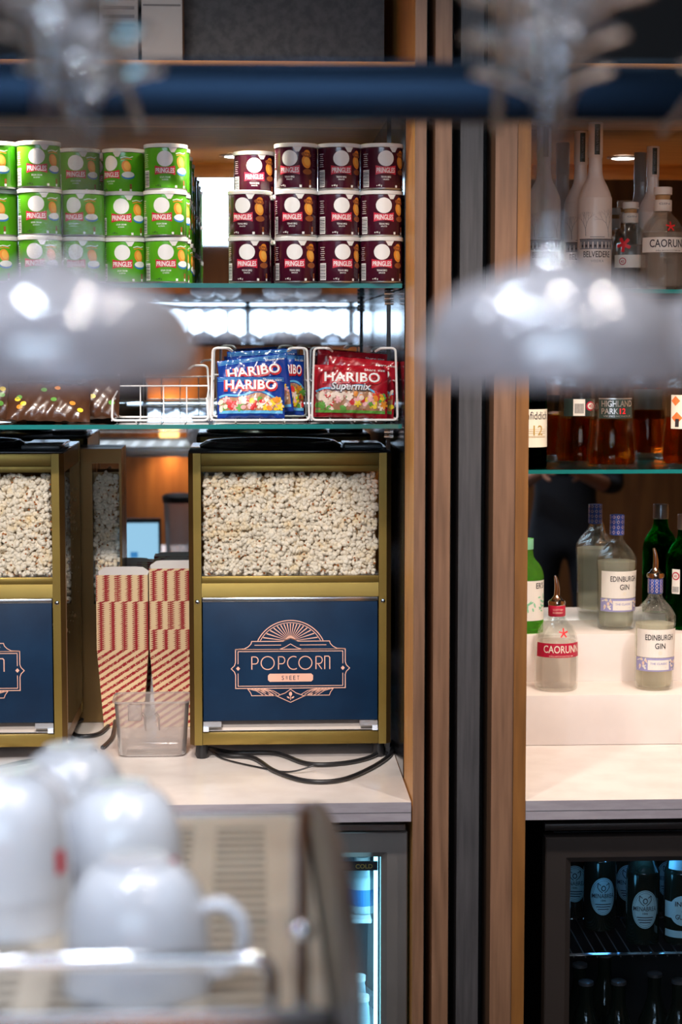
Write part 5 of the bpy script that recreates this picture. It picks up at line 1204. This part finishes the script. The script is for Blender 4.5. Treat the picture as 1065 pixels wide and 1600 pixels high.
# glasses behind the camera, backlit by the window (seen in the mirror)
t = thing('glass_shelf_rack', 'dark shelf rack with hanging glasses, seen in the mirror between the glass shelves', 'glass rack', (0, -0.42, 1.828))
MB().box(-1.3, 1.0, -0.06, 0.06, 0.001, 0.02, m_rack, 0.003).build('rack_board', t)
for x in (-1.28, 0.98): MB().box(x - .01, x + .01, -0.01, 0.01, 0.0205, 1.12, m_rack).build('hanger', t, smooth=0)
for k in range(20):
    put_glass(-1.0 + k * 0.092, -0.42 + rnd.uniform(-.01, .01), 1.828 - 0.1432, 'stemmed glass in the far hanging row, reflected between the two glass shelves', 'hanging glasses seen only in the mirror')

# ================================================================== seen in the mirrors
t = thing('till_screen', 'lit pale blue till screen reflected between the two popcorn cabinets', 'screen', (-0.372, 1.50, 0.9005))
MB().box(-0.075, 0.075, -0.02, 0.0, 0.012, 0.185, m_black, 0.003).build('housing', t)
MB().box(-0.066, 0.066, 0.0002, 0.001, 0.022, 0.170, emis('screen_glow', (0.35, 0.62, 0.80), 0.9)).build('screen', t, smooth=0)
MB().box(-0.03, -0.005, 0.0012, 0.0016, 0.05, 0.07, emis('screen_button', (0.05, 0.25, 0.55), 0.8)).build('button', t, smooth=0)
MB().box(-0.05, 0.05, -0.06, -0.0005, 0.0, 0.011, m_black).build('stand', t, smooth=0)
t = thing('glass_canister', 'clear canister with black lid and red base, reflected beside the whole popcorn cabinet', 'canister', (-0.235, 1.50, 0.9005))
MB().lathe([(0.0, 0.0), (0.05, 0.0), (0.052, 0.06), (0, 0.06)], M('dark_red_plastic', (0.16, 0.01, 0.015), .4), 28).build('base', t)
MB().lathe([(0.045, 0.061), (0.052, 0.24)], m_plas, 28, cap=False).build('jar', t)
MB().lathe([(0.0, 0.241), (0.056, 0.241), (0.058, 0.262), (0.045, 0.270), (0, 0.270)], m_black, 28).build('lid', t)
for x, lb in ((-0.42, 'warm wall lamp on the panelled wall, reflected above the striped cartons'), (0.70, 'warm wall lamp on the panelled wall, reflected above the whole popcorn cabinet')):
    t = thing('wall_lamp', lb, 'wall lamp', (x, -2.395, 1.20))
    MB().box(-0.03, 0.03, 0.0, 0.02, -0.05, 0.05, m_goldp).build('backplate', t, smooth=0)
    b = MB(); b.lathe([(0.045, -0.08), (0.06, 0.08)], emis('shade_glow_%d' % (x > 0), (1.0, 0.50, 0.14), 3.5), 24, cap=False); b.v = [(a, c + .08, d) for a, c, d in b.v]; b.build('lamp_shade', t)
    light('lamp_bulb', 'POINT', (0, 0.08, 0.0), 22, (1.0, 0.58, 0.25), 0.05, parent=t)
# unseen ceiling lamps, added to put bright highlights on the hanging glasses
for k, (x, y) in enumerate(((-1.2, -1.6), (-0.4, -1.0), (0.5, -1.6), (1.3, -0.9), (-0.75, 0.15), (0.85, 0.55), (0.1, -0.15), (0.25, 1.05), (-0.3, 0.35), (0.55, 0.15), (-0.15, 1.25), (0.6, 1.15), (-0.9, 0.9))):
    t = thing('ceiling_spotlight', 'unseen round ceiling spotlight added for glass highlights, %s' % ('left of the back row', 'left of the middle', 'right of the back row', 'right of the middle', 'left, above the front counter', 'right, above the front counter', 'centre, just behind', 'straight above the hanging glasses', 'left of centre over the counter', 'right of centre over the counter', 'above the blurred white cups', 'right of the hanging glasses', 'far left over the counter')[k], 'ceiling lamp', (x, y, 2.95))
    MB().lathe([(0.055, -0.001), (0.055, -0.08), (0.047, -0.08), (0.047, -0.02)], m_lampring, 20, cap=False).build('housing', t)
    MB().lathe([(0.0, -0.05), (0.046, -0.05)], emis('glint_glow_%d' % k, (1.0, 0.90, 0.80) if k % 2 else (0.75, 0.86, 1.0), 70 if k < 4 else 230), 20, cap=False).build('lens', t, recalc=False)

# a person in dark clothes, seen in the right-hand mirror
m_skin = M('skin', (0.55, 0.26, 0.17), 0.5, sss=0.1); m_cloth = M('dark_clothing', (0.012, 0.014, 0.022), 0.8); m_hair = M('dark_hair', (0.03, 0.018, 0.012), 0.6)
def person(loc, rz):
    V = []; Ed = []; Rr = []
    def v(p, r, par=None):
        V.append(p); Rr.append(r)
        if par is not None: Ed.append((par, len(V) - 1))
        return len(V) - 1
    pel = v((0, 0, .95), (.155, .11)); wa = v((0, 0, 1.08), (.135, .095), pel); ch = v((0, 0, 1.28), (.165, .115), wa); sh_ = v((0, 0, 1.40), (.13, .085), ch)
    nk = v((0, .01, 1.485), (.055, .055), sh_); hd0 = v((0, .015, 1.56), (.066, .075), nk); hd1 = v((0, .01, 1.64), (.076, .092), hd0); v((0, 0.0, 1.715), (.055, .068), hd1)
    for s in (-1, 1):
        a = v((s * .17, 0, 1.39), (.062, .06), sh_); 
        if s > 0: e = v((s * .22, .06, 1.13), (.048, .048), a); wr = v((s * .10, .27, 1.20), (.029, .029), e); pm = v((s * .055, .33, 1.24), (.036, .020), wr)
        else: e = v((s * .22, .05, 1.13), (.048, .048), a); wr = v((s * .11, .26, 1.21), (.029, .029), e); pm = v((s * .065, .32, 1.25), (.036, .020), wr)
        for q in range(4):
            k1 = v((pm and (s * (.05 - q * .004)), .355 + .004 * q, 1.275 - q * .019), (.0085, .0085), pm); k2 = v((s * .035, .375 + .003 * q, 1.280 - q * .019), (.008, .008), k1); v((s * .012, .370, 1.276 - q * .018), (.007, .007), k2)
        t1 = v((s * .070, .335, 1.200), (.011, .011), pm); v((s * .045, .350, 1.185), (.009, .009), t1)
        hp = v((s * .095, 0, .86), (.095, .095), pel); kn = v((s * .10, .015, .48), (.060, .06), hp); an = v((s * .10, 0, .10), (.040, .042), kn); v((s * .105, .13, .045), (.045, .035), an)
    me = bpy.data.meshes.new('p'); me.from_pydata(V, Ed, []); o = bpy.data.objects.new('p', me); C.objects.link(o)
    mo = o.modifiers.new('skin', 'SKIN'); mo.use_smooth_shade = True
    for i, sv in enumerate(me.skin_vertices[0].data): sv.radius = Rr[i]; sv.use_root = (i == 0)
    mo2 = o.modifiers.new('sub', 'SUBSURF'); mo2.levels = 2; mo2.render_levels = 2
    dg = bpy.context.evaluated_depsgraph_get(); m2 = bpy.data.meshes.new_from_object(o.evaluated_get(dg)); bpy.data.objects.remove(o)
    m2.materials.clear(); m2.materials.append(m_cloth); m2.materials.append(m_skin)
    for p_ in m2.polygons:
        c = p_.center; p_.material_index = 1 if (c.z > 1.455 or (c.y > .17 and c.z > 1.1)) else 0; p_.use_smooth = True
    m2.name = 'person'; body = bpy.data.objects.new('person', m2); C.objects.link(body); body.location = loc; body.rotation_euler = (0, 0, rz)
    tag(body, 'person in dark clothes holding up a camera, reflected behind the gin bottles', 'person')
    b = MB(); b.lathe(smooth_prof([(0.083, 0.0), (0.092, 0.05), (0.080, 0.10), (0.045, 0.128), (0.0, 0.135)], 5), m_hair, 24, cap=False); b.v = [(x, y * 1.15 - .022, z + 1.625) for x, y, z in b.v]; b.build('hair', body)
    b = MB(); b.add([(-.012, .098, 1.60), (.012, .098, 1.60), (0, .125, 1.605), (0, .10, 1.645)], [(0, 1, 2), (1, 3, 2), (3, 0, 2)], m_skin).build('nose', body)
    b = MB()
    for s in (-1, 1): b.art(sh(ell2(.010, .005, 12, 1), s * .03, 1.645), m_dark, lambda u, v_: (u, .108 - abs(u) * .35, v_))
    b.art(sh(ell2(.02, .004, 12, 1), 0, 1.575), m_crim, lambda u, v_: (u, .100 - abs(u) * .3, v_)); b.build('face_features', body, smooth=0, recalc=False)
    return body
pb = person((1.40, -0.28, 0.0), radians(12))
pb.scale = (1, 1, 0.93)
t = thing('hand_camera', 'black camera held by the person reflected behind the gin bottles', 'camera', (1.40 - 0.36 * sin(radians(12)), -0.28 + 0.385 * cos(radians(12)), 1.165), radians(12))
MB().box(-0.03, 0.03, -0.012, 0.012, -0.04, 0.04, m_black, 0.006).build('camera_body', t)
b = MB().lathe([(0.028, 0.0), (0.030, 0.05), (0.026, 0.052), (0, 0.045)], m_blackgl, 24); b.v = [(x, z + 0.0125, y) for x, y, z in b.v]; b.build('lens', t)
